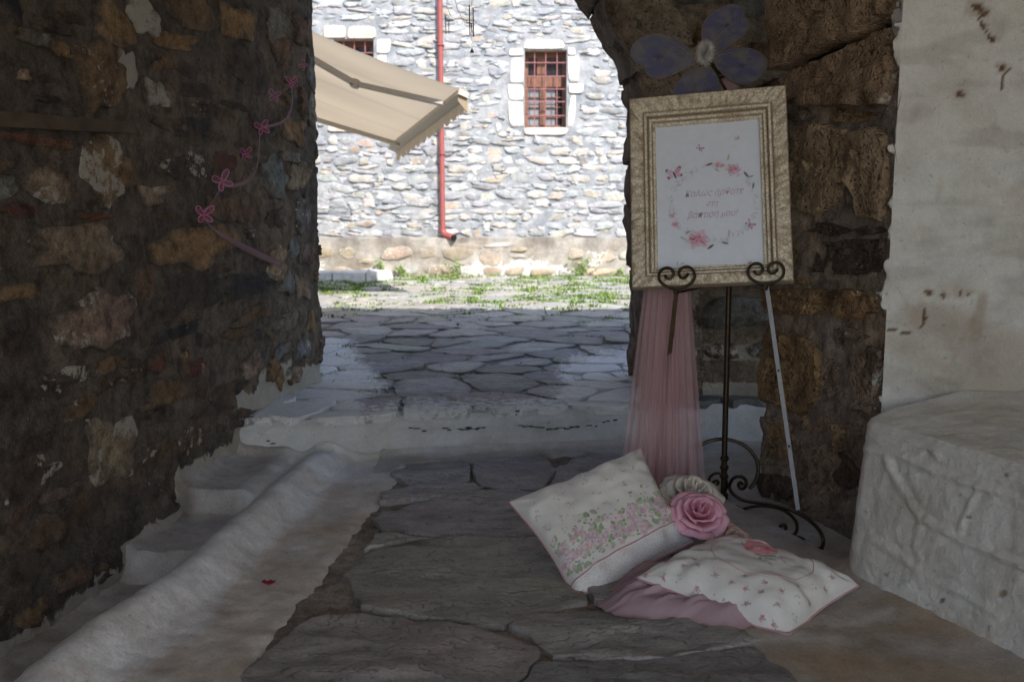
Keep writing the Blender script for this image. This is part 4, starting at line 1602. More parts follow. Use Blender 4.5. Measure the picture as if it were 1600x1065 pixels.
def rrel(u, v):
    return 0.022 * fb(u * 3, v * 3, 21) + 0.012 * fb(u * 9, v * 7, 25) + 0.006 * fb(u * 25, v * 22, 28)
pm = MB()
us2 = [-0.9, -0.6] + [-0.36 + 0.02 * i for i in range(int((RL + 0.345) / 0.02))] + [RL + 0.004]
zs2 = [-0.1 + 0.022 * i for i in range(140)]
def _f(i, j):
    u, v = us2[i], zs2[j]
    k = fb(u * 2.3, v * 2.3, 44)
    c = mixc((0.23, 0.19, 0.16), (0.31, 0.235, 0.17), sm(-0.25, 0.35, k))
    c = mixc(c, (0.22, 0.17, 0.14), sm(0.9, 0.3, v) * 0.5)
    l = 0.0
    if u > 0.10 and v < 0.55 and nz(u * 7, v * 2.4, 6) > 0.25:
        l = 0.42
    q = PX(RW(u, v, 0))
    dc = segd(q, [(1180, 128), (1215, 118), (1290, 86), (1340, 66), (1400, 36)])
    h = rrel(u, v) - 0.10 * sm(16, 5, dc)
    if dc < 14:
        c = mixc(c, (0.05, 0.04, 0.035), 0.7)
    return (RW(u, v, h), c, l)
grid(pm, len(us2), len(zs2), _f)
pm.build('mortar', M_MASON, pier)
TF = {'a': (0.41, 0.29, 0.185), 'b': (0.37, 0.255, 0.16), 'c': (0.39, 0.28, 0.18), 'd': (0.12, 0.085, 0.068), 'e': (0.34, 0.22, 0.115), 'f': (0.29, 0.215, 0.16)}
PSTN = [([(1158, -40), (1270, -42), (1396, -40), (1394, 22), (1340, 60), (1290, 78), (1240, 104), (1212, 112), (1186, 108), (1172, 60)], 'a', 0.05),
        ([(1222, 124), (1262, 104), (1320, 78), (1392, 42), (1402, 100), (1396, 162), (1330, 168), (1260, 166), (1228, 160)], 'b', 0.045),
        ([(1236, 196), (1290, 192), (1326, 200), (1330, 262), (1310, 318), (1270, 342), (1240, 322)], 'c', 0.032),
        ([(1336, 206), (1380, 196), (1394, 212), (1392, 300), (1384, 346), (1346, 342), (1336, 280)], 'c', 0.032),
        ([(1272, 380), (1330, 374), (1388, 372), (1386, 404), (1378, 428), (1300, 430), (1268, 424)], 'd', 0.012),
        ([(1188, 452), (1250, 450), (1340, 452), (1372, 462), (1376, 486), (1340, 504), (1290, 490), (1216, 492), (1192, 482)], 'e', 0.026),
        ([(1178, 524), (1216, 516), (1262, 526), (1286, 548), (1292, 600), (1280, 632), (1256, 650), (1216, 632), (1182, 626)], 'e', 0.034),
        ([(1330, 556), (1360, 540), (1382, 548), (1374, 600), (1366, 646), (1340, 640)], 'f', 0.02),
        ([(1186, 650), (1230, 652), (1250, 690), (1232, 730), (1190, 726)], 'f', 0.018),
        ([(1246, 700), (1290, 692), (1318, 720), (1312, 770), (1270, 776), (1248, 744)], 'f', 0.018),
        ([(1184, 738), (1226, 742), (1240, 776), (1214, 792), (1188, 770)], 'd', 0.014),
        ([(1300, 660), (1340, 664), (1344, 700), (1312, 706)], 'b', 0.014),
        ([(1172, 380), (1228, 378), (1236, 436), (1182, 440)], 'f', 0.02)]
rq = random.Random(77)
for (x_, y_, w_, h_) in ((1215, 400, 60, 50), (1250, 440, 40, 12), (1205, 505, 40, 14), (1320, 525, 70, 30), (1300, 590, 36, 60), (1345, 660, 40, 40), (1215, 690, 50, 50), (1275, 660, 60, 34), (1320, 735, 40, 60), (1225, 760, 44, 36),
                         (1285, 800, 50, 30), (1190, 600, 20, 60), (1360, 360, 50, 20), (1295, 358, 60, 20), (1250, 180, 60, 18), (1340, 182, 80, 20), (1205, 280, 40, 90), (1203, 180, 36, 60)):
    q = [(x_ + w_ / 2 * cos(a) * (1 + 0.25 * sin(a * 3 + x_)), y_ + h_ / 2 * sin(a) * (1 + 0.2 * sin(a * 2 + y_))) for a in [2 * pi * k / 9 for k in range(9)]]
    PSTN.append((q, rq.choice(['f', 'f', 'e', 'b', 'd']), 0.012))
for (P, kc, H) in PSTN:
    Q = [RINV(*p) for p in P]
    Q = [(max(u, -0.1), v) for u, v in Q]
    out = []
    n = len(Q)
    for i in range(n):
        a, b = Q[i], Q[(i + 1) % n]
        l = sqrt((b[0] - a[0]) ** 2 + (b[1] - a[1]) ** 2)
        m = max(1, int(l / 0.035))
        for q in range(m):
            t = q / m
            x, y = a[0] + (b[0] - a[0]) * t, a[1] + (b[1] - a[1]) * t
            out.append((x + 0.012 * nz(x * 18, y * 18, 3), y + 0.012 * nz(x * 18, y * 18, 43)))
    s = MB()
    c0 = jit(TF[kc], 0.08, rq)
    n = len(out)
    cx = sum(p[0] for p in out) / n
    cy = sum(p[1] for p in out) / n
    vs, cs, ls, fs = [], [], [], []
    RG = (1.0, 0.97, 0.93, 0.88, 0.82, 0.76, 0.69, 0.62, 0.54, 0.46, 0.37, 0.27, 0.15)
    for k, sc in enumerate(RG):
        for (u, v) in out:
            uu, vv = cx + (u - cx) * sc, cy + (v - cy) * sc
            h = -0.03 if k == 0 else H * (0.7 if k == 1 else 1.0)
            if k:
                h += 0.024 * fb(uu * 9, vv * 6, H * 900) - 0.016 * sm(0.12, 0.55, fb(uu * 20, vv * 13, 3 + H * 90)) + 0.007 * fb(uu * 40, vv * 30, 3)
            vs.append(RW(uu, vv, h + rrel(uu, vv)))
            cs.append(mixc(c0, mixc(c0, (0.12, 0.082, 0.052), 0.7), sm(0.0, 0.6, fb(uu * 11, vv * 7, 71))))
            ls.append(0.44 * sm(RL - 0.10, RL - 0.0, uu) + (0.30 if fb(uu * 5, vv * 5, 90) > 0.3 else 0))
    h = H + 0.018 * fb(cx * 9, cy * 9, H * 900)
    vs.append(RW(cx, cy, h + rrel(cx, cy)))
    cs.append(c0)
    ls.append(0)
    for k in range(len(RG) - 1):
        for i in range(n):
            j = (i + 1) % n
            fs.append((k * n + i, k * n + j, (k + 1) * n + j, (k + 1) * n + i))
    for i in range(n):
        fs.append(((len(RG) - 1) * n + i, (len(RG) - 1) * n + (i + 1) % n, len(RG) * n))
    s.add(vs, fs, cs, ls)
    s.build('stone', M_TUFF, pier)

# ================================================================== WHITE WALL AND BENCH
pw = thing('plaster_wall', 'uneven whitewashed plaster wall with small chips, right of the brown pier', 'wall', (2.2, 3.5, 0))
WA = RB + RN * 0.004
WD = Vector((1.0, -0.10, 0)).normalized()
WN = Vector((-0.10, -1.0, 0)).normalized()
CHP = [(1567, 105, 9), (1500, 148, 7), (1475, 462, 6), (1502, 457, 9), (1452, 458, 6), (1512, 460, 5), (1540, 40, 5), (1535, 20, 9), (1525, 12, 12), (1553, 62, 6), (1555, 200, 5), (1442, 478, 5)]
CRK = [[(1530, 28), (1538, 45), (1545, 55), (1552, 66)], [(1443, 482), (1446, 495), (1440, 512)], [(1580, 105), (1568, 118), (1566, 140)], [(1390, 516), (1420, 519)]]
wp = MB()
us3 = [-0.09 + 0.009 * i for i in range(110)] + [1.1, 1.4, 1.8, 2.4]
zs3 = [-0.1 + 0.4 * i for i in range(2)] + [0.42 + 0.0105 * i for i in range(206)] + [2.7, 3.05]
def _f(i, j):
    u, z = us3[i], zs3[j]
    # ragged end of the plaster, thinning out on the stone
    u0 = 0.030 * fb(z * 5, 4.4, 3) + 0.022 * fb(z * 18, 1.1, 3) - 0.012
    uu = u
    h = 0.022 * fb(uu * 2.2, z * 2.2, 51) + 0.013 * fb(uu * 7, z * 10, 55) + 0.006 * fb(uu * 24, z * 26, 58)
    if u >= 0.0:
        k = sm(0.0, 0.05, u)
        p = WA + WD * uu + WN * h * k + RN * 0.014 * (1 - k)
    else:                                           # the coat laps round the corner on to the pier and ends ragged
        p = RB + RD * u + RN * (0.018 + rrel(RL + u, z) + 0.03 - 0.05 * sm(u0 + 0.012, u0 - 0.012, u) - 0.03 * sm(-0.03, 0.0, u))
    q = PX((p.x, p.y, z))
    c = (0.68, 0.67, 0.635)
    c = mixc(c, (0.50, 0.475, 0.44), 0.55 * sm(0.05, 0.45, fb(u * 3, z * 11, 81)))
    c = mixc(c, (0.40, 0.31, 0.22), 0.5 * sm(0.32, 0.5, fb(u * 5, z * 2.2, 86)))
    c = mixc(c, (0.47, 0.40, 0.32), 0.7 * sm(0.0, 0.5, fb(u * 1.6, z * 2.6, 66)))
    for (cx, cy, r_) in CHP:
        d = (sqrt((q[0] - cx) ** 2 + ((q[1] - cy) * 1.3) ** 2) + 6 * fb(u * 30, z * 30)) * 1.5
        if d < r_:
            c = (0.17, 0.10, 0.065)
            p = p - WN * 0.006
        elif d < r_ * 2.2:
            c = mixc(c, (0.42, 0.33, 0.25), 0.35)
    for cr in CRK:
        if segd(q, cr) < 2.2:
            c = (0.14, 0.09, 0.06)
            p = p - WN * 0.005
    return ((p.x, p.y, z), c, 0)
grid(wp, len(us3), len(zs3), _f)
wp.build('plaster', M_LIME, pw)
wp = MB()
wp.box((2.95, -2.5, -0.1), (3.2, 3.55, 3.0), (0.6, 0.57, 0.52))
wp.build('side_wall', M_LIME, pw)

bench = thing('masonry_bench', 'whitewashed masonry bench with raised joint lines along the right wall', 'bench', (1.6, 2.6, 0))
RID = [([(1352, 700), (1372, 706), (1410, 713), (1460, 736), (1512, 755), (1560, 768), (1612, 795)], 8, 0.010), ([(1384, 717), (1396, 742), (1412, 772), (1438, 808), (1500, 842), (1560, 868), (1612, 890)], 8, 0.013),
       ([(1362, 842), (1390, 858), (1420, 880), (1460, 908), (1510, 930), (1560, 962)], 8, 0.009), ([(1528, 762), (1512, 800), (1498, 830)], 7, 0.004), ([(1436, 815), (1430, 850), (1440, 890)], 7, 0.007),
       ([(1432, 678), (1452, 696), (1466, 710)], 9, 0.012)]
BCH = [(1502, 774, 5), (1514, 808, 4), (1572, 742, 5), (1528, 884, 3), (1566, 926, 9), (1524, 990, 3), (1384, 898, 3), (1566, 1022, 4), (1470, 938, 4)]
BTOP = 0.565
def bprof(t):                                      # cross-section of the bench: (out, z)
    pts = [(0.055, -0.03), (0.046, 0.04), (0.036, 0.12), (0.022, 0.25), (0.008, 0.38), (-0.004, 0.50), (-0.012, 0.543), (-0.030, 0.560), (-0.062, BTOP), (-0.3, BTOP + 0.004), (-0.6, BTOP + 0.006), (-1.9, BTOP + 0.01)]
    x = t * (len(pts) - 1)
    i = min(int(x), len(pts) - 2)
    f = x - i
    return pts[i][0] * (1 - f) + pts[i + 1][0] * f, pts[i][1] * (1 - f) + pts[i + 1][1] * f
bb = MB()
al_ = [0.009 * i for i in range(150)] + [1.5, 1.8, 2.4, 3.4]
tt = [i / 169 for i in range(170)]
def _f(i, j):
    a, t = al_[i], tt[j]
    o, z = bprof(t)
    o += 0.004
    # far end rounded off
    if a < 0.06:
        k = 1 - a / 0.06
        o -= 0.035 * k * k * (1 - 0.3 * t) * (1 if o > -0.3 else 0)
    p = B0 + BD * a + BN * o
    q = PX((p.x, p.y, z))
    h = 0.004 * fb(a * 3.2, z * 3.5, 31) + 0.003 * fb(a * 11, z * 11 + o * 7, 35) + 0.0025 * fb(a * 26, z * 26 + o * 20, 38)
    if z < BTOP - 0.03:
        for (L_, wd, am) in RID:
            d = segd(q, L_)
            if d < 30:
                h += 0.6 * am * max(0.0, 0.85 + 0.9 * fb(a * 7, z * 7, 61)) * (1.2 * exp(-(d / (wd * 0.7)) ** 2) - 0.5 * exp(-((d - wd * 1.3) / (wd * 0.6)) ** 2))
    c = (0.70, 0.68, 0.645)
    c = mixc(c, (0.60, 0.54, 0.48), 0.5 * sm(-0.05, 0.5, fb(a * 2.2, z * 3 + o * 2, 76)))
    for (cx, cy, r_) in BCH:
        if sqrt((q[0] - cx) ** 2 + (q[1] - cy) ** 2) + 4 * fb(a * 40, z * 40) < r_ * 0.7:
            c = (0.32, 0.26, 0.20)
            h -= 0.003
    h += 0.0022 * fb(a * 32, z * 32 + o * 25, 40)
    nn = BN if z < BTOP - 0.04 else Vector((0, 0, 1))
    p = Vector((p.x, p.y, z)) + nn * h
    if o < -0.02:                                   # the top sweeps up into the plaster behind
        dpl = (p - WA).dot(WN)
        p.z += 0.055 * exp(-max(0.0, dpl) / 0.15) * sm(-0.05, -0.14, o)
    return (p, c, 0)
grid(bb, len(al_), len(tt), _f)
# far end face
vs = []
for t in tt:
    o, z = bprof(t)
    p = B0 + BN * (o - 0.031 * (1 - 0.3 * t) * (1 if o > -0.3 else 0))
    vs.append((p.x, p.y, z))
c0 = B0 + BN * -0.5
vs.append((c0.x, c0.y, 0.0))
bb.add(vs, [(i, i + 1, len(vs) - 1) for i in range(len(vs) - 2)], (0.58, 0.56, 0.52))
bb.build('bench_body', M_LIME, bench)

# ================================================================== GATEHOUSE ABOVE AND BESIDE
gh = thing('gatehouse', 'gatehouse storey and tiled eaves over the dark passage', 'gatehouse', (0, 2, 3))
g = MB()
g.box((-4.5, 5.42, 3.02), (4.5, 5.98, 3.72), (0.3, 0.27, 0.24))
g.box((1.75, 5.42, -0.3), (4.5, 5.98, 3.02), (0.3, 0.27, 0.24))
g.box((-4.5, 5.0, -0.3), (-2.2, 5.9, 3.02), (0.3, 0.27, 0.24))
g.build('upper_wall', M_MASON, gh, smooth=False)
g = MB()
g.box((-4.5, -2.6, 3.0), (4.5, 5.42, 3.14), (0.62, 0.60, 0.56))
g.build('ceiling', M_LIME, gh, smooth=False)
g = MB()
g.add([(-4.7, 6.2, 3.76), (4.7, 6.2, 3.76), (4.7, 1.6, 5.2), (-4.7, 1.6, 5.2), (4.7, -2.9, 3.76), (-4.7, -2.9, 3.76), (-4.7, 6.2, 3.70), (4.7, 6.2, 3.70), (4.7, -2.9, 3.70), (-4.7, -2.9, 3.70)],
      [(0, 1, 2, 3), (3, 2, 4, 5), (6, 7, 8, 9), (0, 1, 7, 6), (5, 4, 8, 9), (1, 2, 4, 8, 7), (0, 3, 5, 9, 6)], (0.3, 0.2, 0.15))
g.build('roof', M_TILE, gh, smooth=False)
rt_ = random.Random(6)
x = -4.4
while x < 4.4:
    s = MB()
    r0 = rt_.uniform(0.075, 0.09)
    yo = rt_.uniform(-0.05, 0.03)
    vs, fs = [], []
    for (yy, zz) in ((6.24 + yo, 3.755), (5.8, 3.893)):
        for k in range(9):
            a = pi * k / 8
            vs.append((x + cos(a) * r0, yy, zz + sin(a) * r0 * 0.9))
    for k in range(8):
        fs.append((k, k + 1, 10 + k, 9 + k))
    fs.append(tuple(range(9)))
    s.add(vs, fs, (0.3, 0.16, 0.1))
    s.build('roof_tile', M_TILE, gh)
    x += rt_.uniform(0.19, 0.22)

# ================================================================== AWNING AND THE HOUSE IT HANGS FROM
AN = AY(725, 142, 9.5)
AF = AY(615, 228, 11.9)
BAR = (AF - AN).normalized()
PRJ = Vector((-0.956, -0.29, 0.385))                # from the front bar up to the house
ANR = BAR.cross(PRJ).normalized()
if ANR.z < 0:
    ANR = -ANR
LA = (AF - AN).length
PW = 2.35
house = thing('side_house', 'plain stone side house hidden behind the dark wall, carrying the awning', 'house', (-3.6, 10.5, ZC))
hA = AN + PRJ * PW
hB = AF + PRJ * PW
hd = Vector((hB.x - hA.x, hB.y - hA.y, 0)).normalized()
hn = Vector((-hd.y, hd.x, 0))
p0 = Vector((hA.x, hA.y, 0)) - hd * 1.6
p1 = Vector((hB.x, hB.y, 0)) + hd * 0.9
if hn.x > 0:
    hn = -hn
h_ = MB()
q0, q1 = p0 + hn * 3, p1 + hn * 3
zz0, zz1 = -0.3, 3.9
h_.add([(p0.x, p0.y, zz0), (p1.x, p1.y, zz0), (q1.x, q1.y, zz0), (q0.x, q0.y, zz0), (p0.x, p0.y, zz1), (p1.x, p1.y, zz1), (q1.x, q1.y, zz1), (q0.x, q0.y, zz1)],
       [(0, 1, 5, 4), (1, 2, 6, 5), (2, 3, 7, 6), (3, 0, 4, 7)], (0.5, 0.48, 0.44))
h_.build('wall', M_FARSTONE, house, smooth=False)
h_ = MB()
p0r, p1r, q0r, q1r = p0 - hn * 0.25, p1 - hn * 0.25, q0 + hn * 0.25, q1 + hn * 0.25
h_.add([(p0r.x, p0r.y, 3.9), (p1r.x, p1r.y, 3.9), (q1r.x, q1r.y, 3.9), (q0r.x, q0r.y, 3.9), (p0r.x, p0r.y, 4.02), (p1r.x, p1r.y, 4.02), (q1r.x, q1r.y, 4.9), (q0r.x, q0r.y, 4.9)],
       [(0, 1, 2, 3), (0, 1, 5, 4), (1, 2, 6, 5), (2, 3, 7, 6), (3, 0, 4, 7), (4, 5, 6, 7)], (0.3, 0.16, 0.1))
h_.build('roof', M_TILE, house, smooth=False)

aw = thing('awning', 'beige retractable canvas awning with scalloped valance and folding arms', 'awning', (AN.x, AN.y, ZC))
c = MB()
NB, NP = 40, 16
def _f(i, j):
    t, u = i / NB, j / NP
    p = AN + BAR * (LA * t) + PRJ * (PW * u)
    p = p - ANR * (0.05 * sin(pi * u) * (0.8 + 0.25 * sin(t * 9 + 1)) + 0.012 * sin(t * 21 + u * 3) * sin(pi * u))
    seam = 0.9 if (i % 10 == 0) else 1.0
    return (p, (0.62 * seam, 0.52 * seam, 0.39 * seam), 0)
grid(c, NB + 1, NP + 1, _f)
c.build('canopy', M_AWNING, aw, smooth='all')
c = MB()
vs, fs, cs = [], [], []
NS = 22
K = NS * 8
for i in range(K + 1):
    t = i / K
    p = AN + BAR * (LA * t)
    ph = (t * NS) % 1.0
    dz = 0.145 + 0.04 * sin(pi * ph) ** 0.6
    o = Vector((0.956, 0.29, 0)) * 0.035
    w_ = 0.012 * sin(t * 60)
    for k, z in enumerate((0.0, 0.06, 0.11, dz)):
        q = p + o - Vector((0, 0, z)) + Vector((0.956, 0.29, 0)) * w_ * k / 3
        vs.append(q)
        cs.append((0.54, 0.43, 0.30))
for i in range(K):
    for k in range(3):
        fs.append((i * 4 + k, (i + 1) * 4 + k, (i + 1) * 4 + k + 1, i * 4 + k + 1))
c.add(vs, fs, cs)
# return of the valance at the near end
p = AN + Vector((0.956, 0.29, 0)) * 0.035
c.add([p, p - PRJ.normalized() * -0.10, p - PRJ.normalized() * -0.10 - Vector((0, 0, 0.13)), p - Vector((0, 0, 0.2))], [(0, 1, 2, 3)], (0.5, 0.40, 0.28))
c.build('valance', M_AWNING, aw, smooth='all')
c = MB()
c.strip([AN - BAR * 0.02 - ANR * 0.03, AF + BAR * 0.02 - ANR * 0.03], 0.10, 0.055, ANR)
c.build('front_bar', M_AWNMETAL, aw)
# two folding arms
n_low = AN - ANR * 0.13
def awp(px, py):
    return ONP(px, py, n_low, ANR)
for (A, E_, B) in (((470, 82), (555, 131), (693, 162)), ((455, 168), (516, 181), (608, 219))):
    if A[0] == 455:                                 # far arm: mirror of the near one in the awning's own plane
        e = AF - BAR * 0.25 - ANR * 0.10 + PRJ * 1.05 - BAR * -0.16
        pts = (e + PRJ * 1.0 - BAR * 0.55, e, AF - BAR * 0.35 - ANR * 0.06)
    else:
        pts = tuple(awp(*q) for q in (A, E_, B))
    a_ = MB()
    d0 = (pts[1] - pts[0])
    a_.strip([pts[0] - d0 * 0.35, pts[1]], 0.065, 0.045, ANR)
    ao = a_.build('folding_arm', M_AWNMETAL, aw)
    b_ = MB()
    b_.strip([pts[1], pts[2]], 0.055, 0.04, ANR)
    b_.tube([pts[1] + ANR * 0.035, pts[1] - ANR * 0.035], 0.045, 12)
    b_.build('forearm', M_AWNMETAL, aw).parent = ao

# ================================================================== PICTURE FRAME
frm = thing('picture_frame', 'cream crackled picture frame with a floral welcome print, tilted on the easel', 'picture frame', (0.7723, 3.95, 1.3397))
_Rz = Matrix.Rotation(-0.24799, 4, 'Z')
_Rx = Matrix.Rotation(-0.29529, 4, 'X')
_Ry = Matrix.Rotation(-0.06754, 4, 'Y')
FM = _Rz @ _Rx @ _Ry
frm.rotation_euler = FM.to_euler()
FW_, FH_ = 0.611, 0.7805
FMW = Matrix.Translation(frm.location) @ FM
def frame_pt(x, y, z):
    return FMW @ Vector((x, y, z))
FINV = FMW.inverted()
FN = (FM @ Vector((0, -1, 0))).normalized()
def FLOC(px, py, y=0.0):                            # frame-local x,z of a photo pixel on the plane y
    p = ONP(px, py, frame_pt(0, y, 0), FN)
    q = FINV @ p
    return q.x, q.z
il, it = FLOC(1024, 196)
ir, ib = FLOC(1194, 411)
IL, IR, IT, IB = il, ir, it - 0.008, ib
# four mitred sides; profile across the moulding: (distance from the outside 0..1, height towards the viewer)
FP_ = [(0.0, -0.030), (0.0, 0.018), (0.05, 0.026), (0.30, 0.030), (0.50, 0.027), (0.56, 0.020), (0.60, 0.026), (0.66, 0.027), (0.70, 0.020), (0.74, 0.014), (0.80, 0.0175), (0.84, 0.017), (0.88, 0.009), (0.94, 0.010), (0.98, 0.009), (1.0, 0.002), (1.0, -0.012)]
oc = [(-FW_ / 2, FH_ / 2), (FW_ / 2, FH_ / 2), (FW_ / 2, -FH_ / 2), (-FW_ / 2, -FH_ / 2)]
ic = [(IL, IT), (IR, IT), (IR, IB), (IL, IB)]
for k in range(4):
    a, b = oc[k], oc[(k + 1) % 4]
    c, d = ic[k], ic[(k + 1) % 4]
    s = MB()
    n = 130
    vs, fs, cs = [], [], []
    for i in range(n + 1):
        t = i / n
        for (f, h) in FP_:
            ox, oz = a[0] + (b[0] - a[0]) * t, a[1] + (b[1] - a[1]) * t
            ix, iz = c[0] + (d[0] - c[0]) * t, c[1] + (d[1] - c[1]) * t
            x, z = ox + (ix - ox) * f, oz + (iz - oz) * f
            hh = h
            cc = (0.76, 0.66, 0.51)
            if 0.03 < f < 0.52 and h > 0.02:        # carved band with scrolls
                cyc = (t * 7) % 1.0 - 0.5
                rad = sqrt((cyc * 2.2) ** 2 + ((f - 0.27) * 5) ** 2)
                orn = 0.8 * sin(rad * 7 + atan2((f - 0.27) * 5, cyc * 2.2) * 2) * exp(-rad) + 0.9 * fb(x * 45, z * 45, 4)
                hh += 0.0030 * orn
                cc = mixc(cc, (0.25, 0.18, 0.105), sm(0.1, -0.7, orn) * 0.65)
                cc = mixc(cc, (0.34, 0.25, 0.155), 0.6 * sm(0.1, 0.6, fb(x * 14, z * 14, 9)))
            elif 0.53 < f < 0.58 or 0.68 < f < 0.77 or 0.86 < f < 0.9:
                cc = (0.30, 0.225, 0.14)
            else:
                cc = mixc((0.80, 0.72, 0.58), (0.56, 0.45, 0.32), 0.7 * sm(0.0, 0.5, fb(x * 9, z * 9, 2)))
            if f == 0.0:
                cc = (0.40, 0.33, 0.23)
            vs.append((x, -hh, z))
            cs.append(cc)
    m = len(FP_)
    for i in range(n):
        for j in range(m - 1):
            fs.append((i * m + j, i * m + j + 1, (i + 1) * m + j + 1, (i + 1) * m + j))
    s.add(vs, fs, cs)
    s.build('frame_side', M_FRAME, frm, local=True, smooth=35)
s = MB()
s.box((-FW_ / 2 + 0.01, 0.018, -FH_ / 2 + 0.01), (FW_ / 2 - 0.01, 0.026, FH_ / 2 - 0.01), (0.2, 0.14, 0.08))
s.build('back_board', M_WOOD, frm, local=True, smooth=False)
s = MB()
s.add([(IL - 0.004, 0.008, IB - 0.004), (IR + 0.004, 0.008, IB - 0.004), (IR + 0.004, 0.008, IT + 0.004), (IL - 0.004, 0.008, IT + 0.004)], [(0, 1, 2, 3)])
prn = s.build('print', M_PAPER, frm, local=True, smooth=False)
s = MB()
s.add([(IL - 0.003, 0.002, IB - 0.003), (IR + 0.003, 0.002, IB - 0.003), (IR + 0.003, 0.002, IT + 0.003), (IL - 0.003, 0.002, IT + 0.003)], [(0, 1, 2, 3)])
s.build('glass', M_GLASS, frm, local=True, smooth=False)
# printed flowers, butterflies and words
ink = MB()
ri = random.Random(12)
YP = [0.0075]
def disc(mb, cx, cz, rx, rz, rot, col, y, n=9, wob=0.2):
    sd = ri.uniform(0, 50)
    vs = [(cx, y, cz)]
    for i in range(n):
        a = 2 * pi * i / n
        k = 1 + wob * nz(cos(a) + sd, sin(a), 2)
        x, z = cos(a) * rx * k, sin(a) * rz * k
        vs.append((cx + x * cos(rot) - z * sin(rot), y, cz + x * sin(rot) + z * cos(rot)))
    mb.add(vs, [(0, i + 1, (i + 1) % n + 1) for i in range(n)], col)
def nexty():
    YP[0] -= 0.000006
    return YP[0]
PAPER = (0.74, 0.76, 0.82)
def wc(c, t):
    return mixc(PAPER, c, t)
def flower(px, py, r, n=6):
    x, z = FLOC(px, py)
    for ring, (rr_, t) in enumerate(((1.0, 0.35), (0.72, 0.6), (0.42, 0.9))):
        for k in range(n):
            a = 2 * pi * k / n + ring * 0.5 + ri.uniform(-0.2, 0.2)
            disc(ink, x + cos(a) * r * rr_ * 0.55, z + sin(a) * r * rr_ * 0.45, r * 0.45 * rr_, r * 0.26 * rr_, a, wc((0.62, 0.16, 0.26), t * ri.uniform(0.55, 1.0)), nexty())
    for k in range(5):
        a = ri.uniform(0, 6.3)
        disc(ink, x + cos(a) * r * 0.5, z + sin(a) * r * 0.4, r * 0.3, r * 0.03, a, (0.42, 0.06, 0.14), nexty(), 6)
def leaf(px, py, l, rot, col, t):
    x, z = FLOC(px, py)
    disc(ink, x, z, l, l * 0.32, rot, wc(col, t), nexty(), 8)
def bfly(px, py, r, rot, cd=(0.10, 0.08, 0.12)):
    x, z = FLOC(px, py)
    for (a, l, w_, c, t) in ((0.75, 1.0, 0.5, (0.55, 0.14, 0.25), 0.6), (2.3, 1.0, 0.5, (0.62, 0.3, 0.4), 0.45), (-0.3, 0.7, 0.4, (0.60, 0.25, 0.36), 0.5), (3.3, 0.7, 0.4, (0.60, 0.22, 0.33), 0.4)):
        aa = a + rot
        disc(ink, x + cos(aa) * r * 0.6 * l, z + sin(aa) * r * 0.6 * l, r * 0.6 * l, r * w_ * 0.55, aa, wc(c, t), nexty(), 10)
        disc(ink, x + cos(aa) * r * 1.05 * l, z + sin(aa) * r * 1.05 * l, r * 0.14, r * 0.2, aa, wc((0.3, 0.03, 0.1), 0.8), nexty(), 7)
    disc(ink, x, z, r * 0.10, r * 0.5, rot + 0.15, cd, nexty(), 7)
for i in range(120):                               # faint wreath of leaves
    a = ri.uniform(0, 2 * pi)
    rr_ = ri.uniform(0.94, 1.06)
    px, py = 1115 + 67 * rr_ * cos(a), 317 - 58 * rr_ * sin(a)
    leaf(px, py, ri.uniform(0.006, 0.014), ri.uniform(0, 6.3), ri.choice([(0.35, 0.37, 0.42), (0.42, 0.42, 0.40), (0.5, 0.42, 0.45), (0.36, 0.4, 0.36)]), ri.uniform(0.15, 0.42))
for (px, py, r) in ((1146, 264, 0.034), (1122, 256, 0.018), (1091, 373, 0.050), (1055, 350, 0.018), (1128, 258, 0.014), (1050, 336, 0.012)):
    flower(px, py, r)
for (px, py, l, a, c, t) in ((1108, 256, .014, .3, (.05, .05, .06), .8), (1166, 272, .016, 2.2, (.06, .06, .08), .8), (1177, 289, .014, 1.4, (.08, .08, .1), .7), (1110, 385, .016, .6, (.05, .06, .06), .8), (1133, 379, .014, 2.9, (.08, .08, .1), .7),
                           (1138, 245, .014, 1.3, (.5, .36, .2), .6), (1139, 364, .015, 1.5, (.5, .4, .25), .5), (1068, 372, .016, 2.6, (.3, .34, .28), .5), (1075, 362, .012, .5, (.2, .2, .22), .6), (1120, 265, .01, 2.5, (.2, .2, .22), .6),
                           (1173, 275, .012, .2, (.15, .15, .18), .6), (1171, 410, .01, .6, (.45, .12, .2), .8), (1058, 411, .008, 1.4, (.2, .2, .25), .6), (1066, 411, .008, .4, (.3, .2, .25), .5)):
    leaf(px, py, l, a, c, t)
for (px, py, r, a) in ((1054, 273, 0.036, 0.25), (1093, 232, 0.016, -0.6), (1152, 216, 0.011, 0.3), (1171, 351, 0.021, -0.7), (1187, 187, 0.004, 0), (1050, 338, 0.012, 0.4)):
    bfly(px, py, r, a)
ink.build('printed_wreath', M_INK, frm, local=True, smooth=False).parent = prn
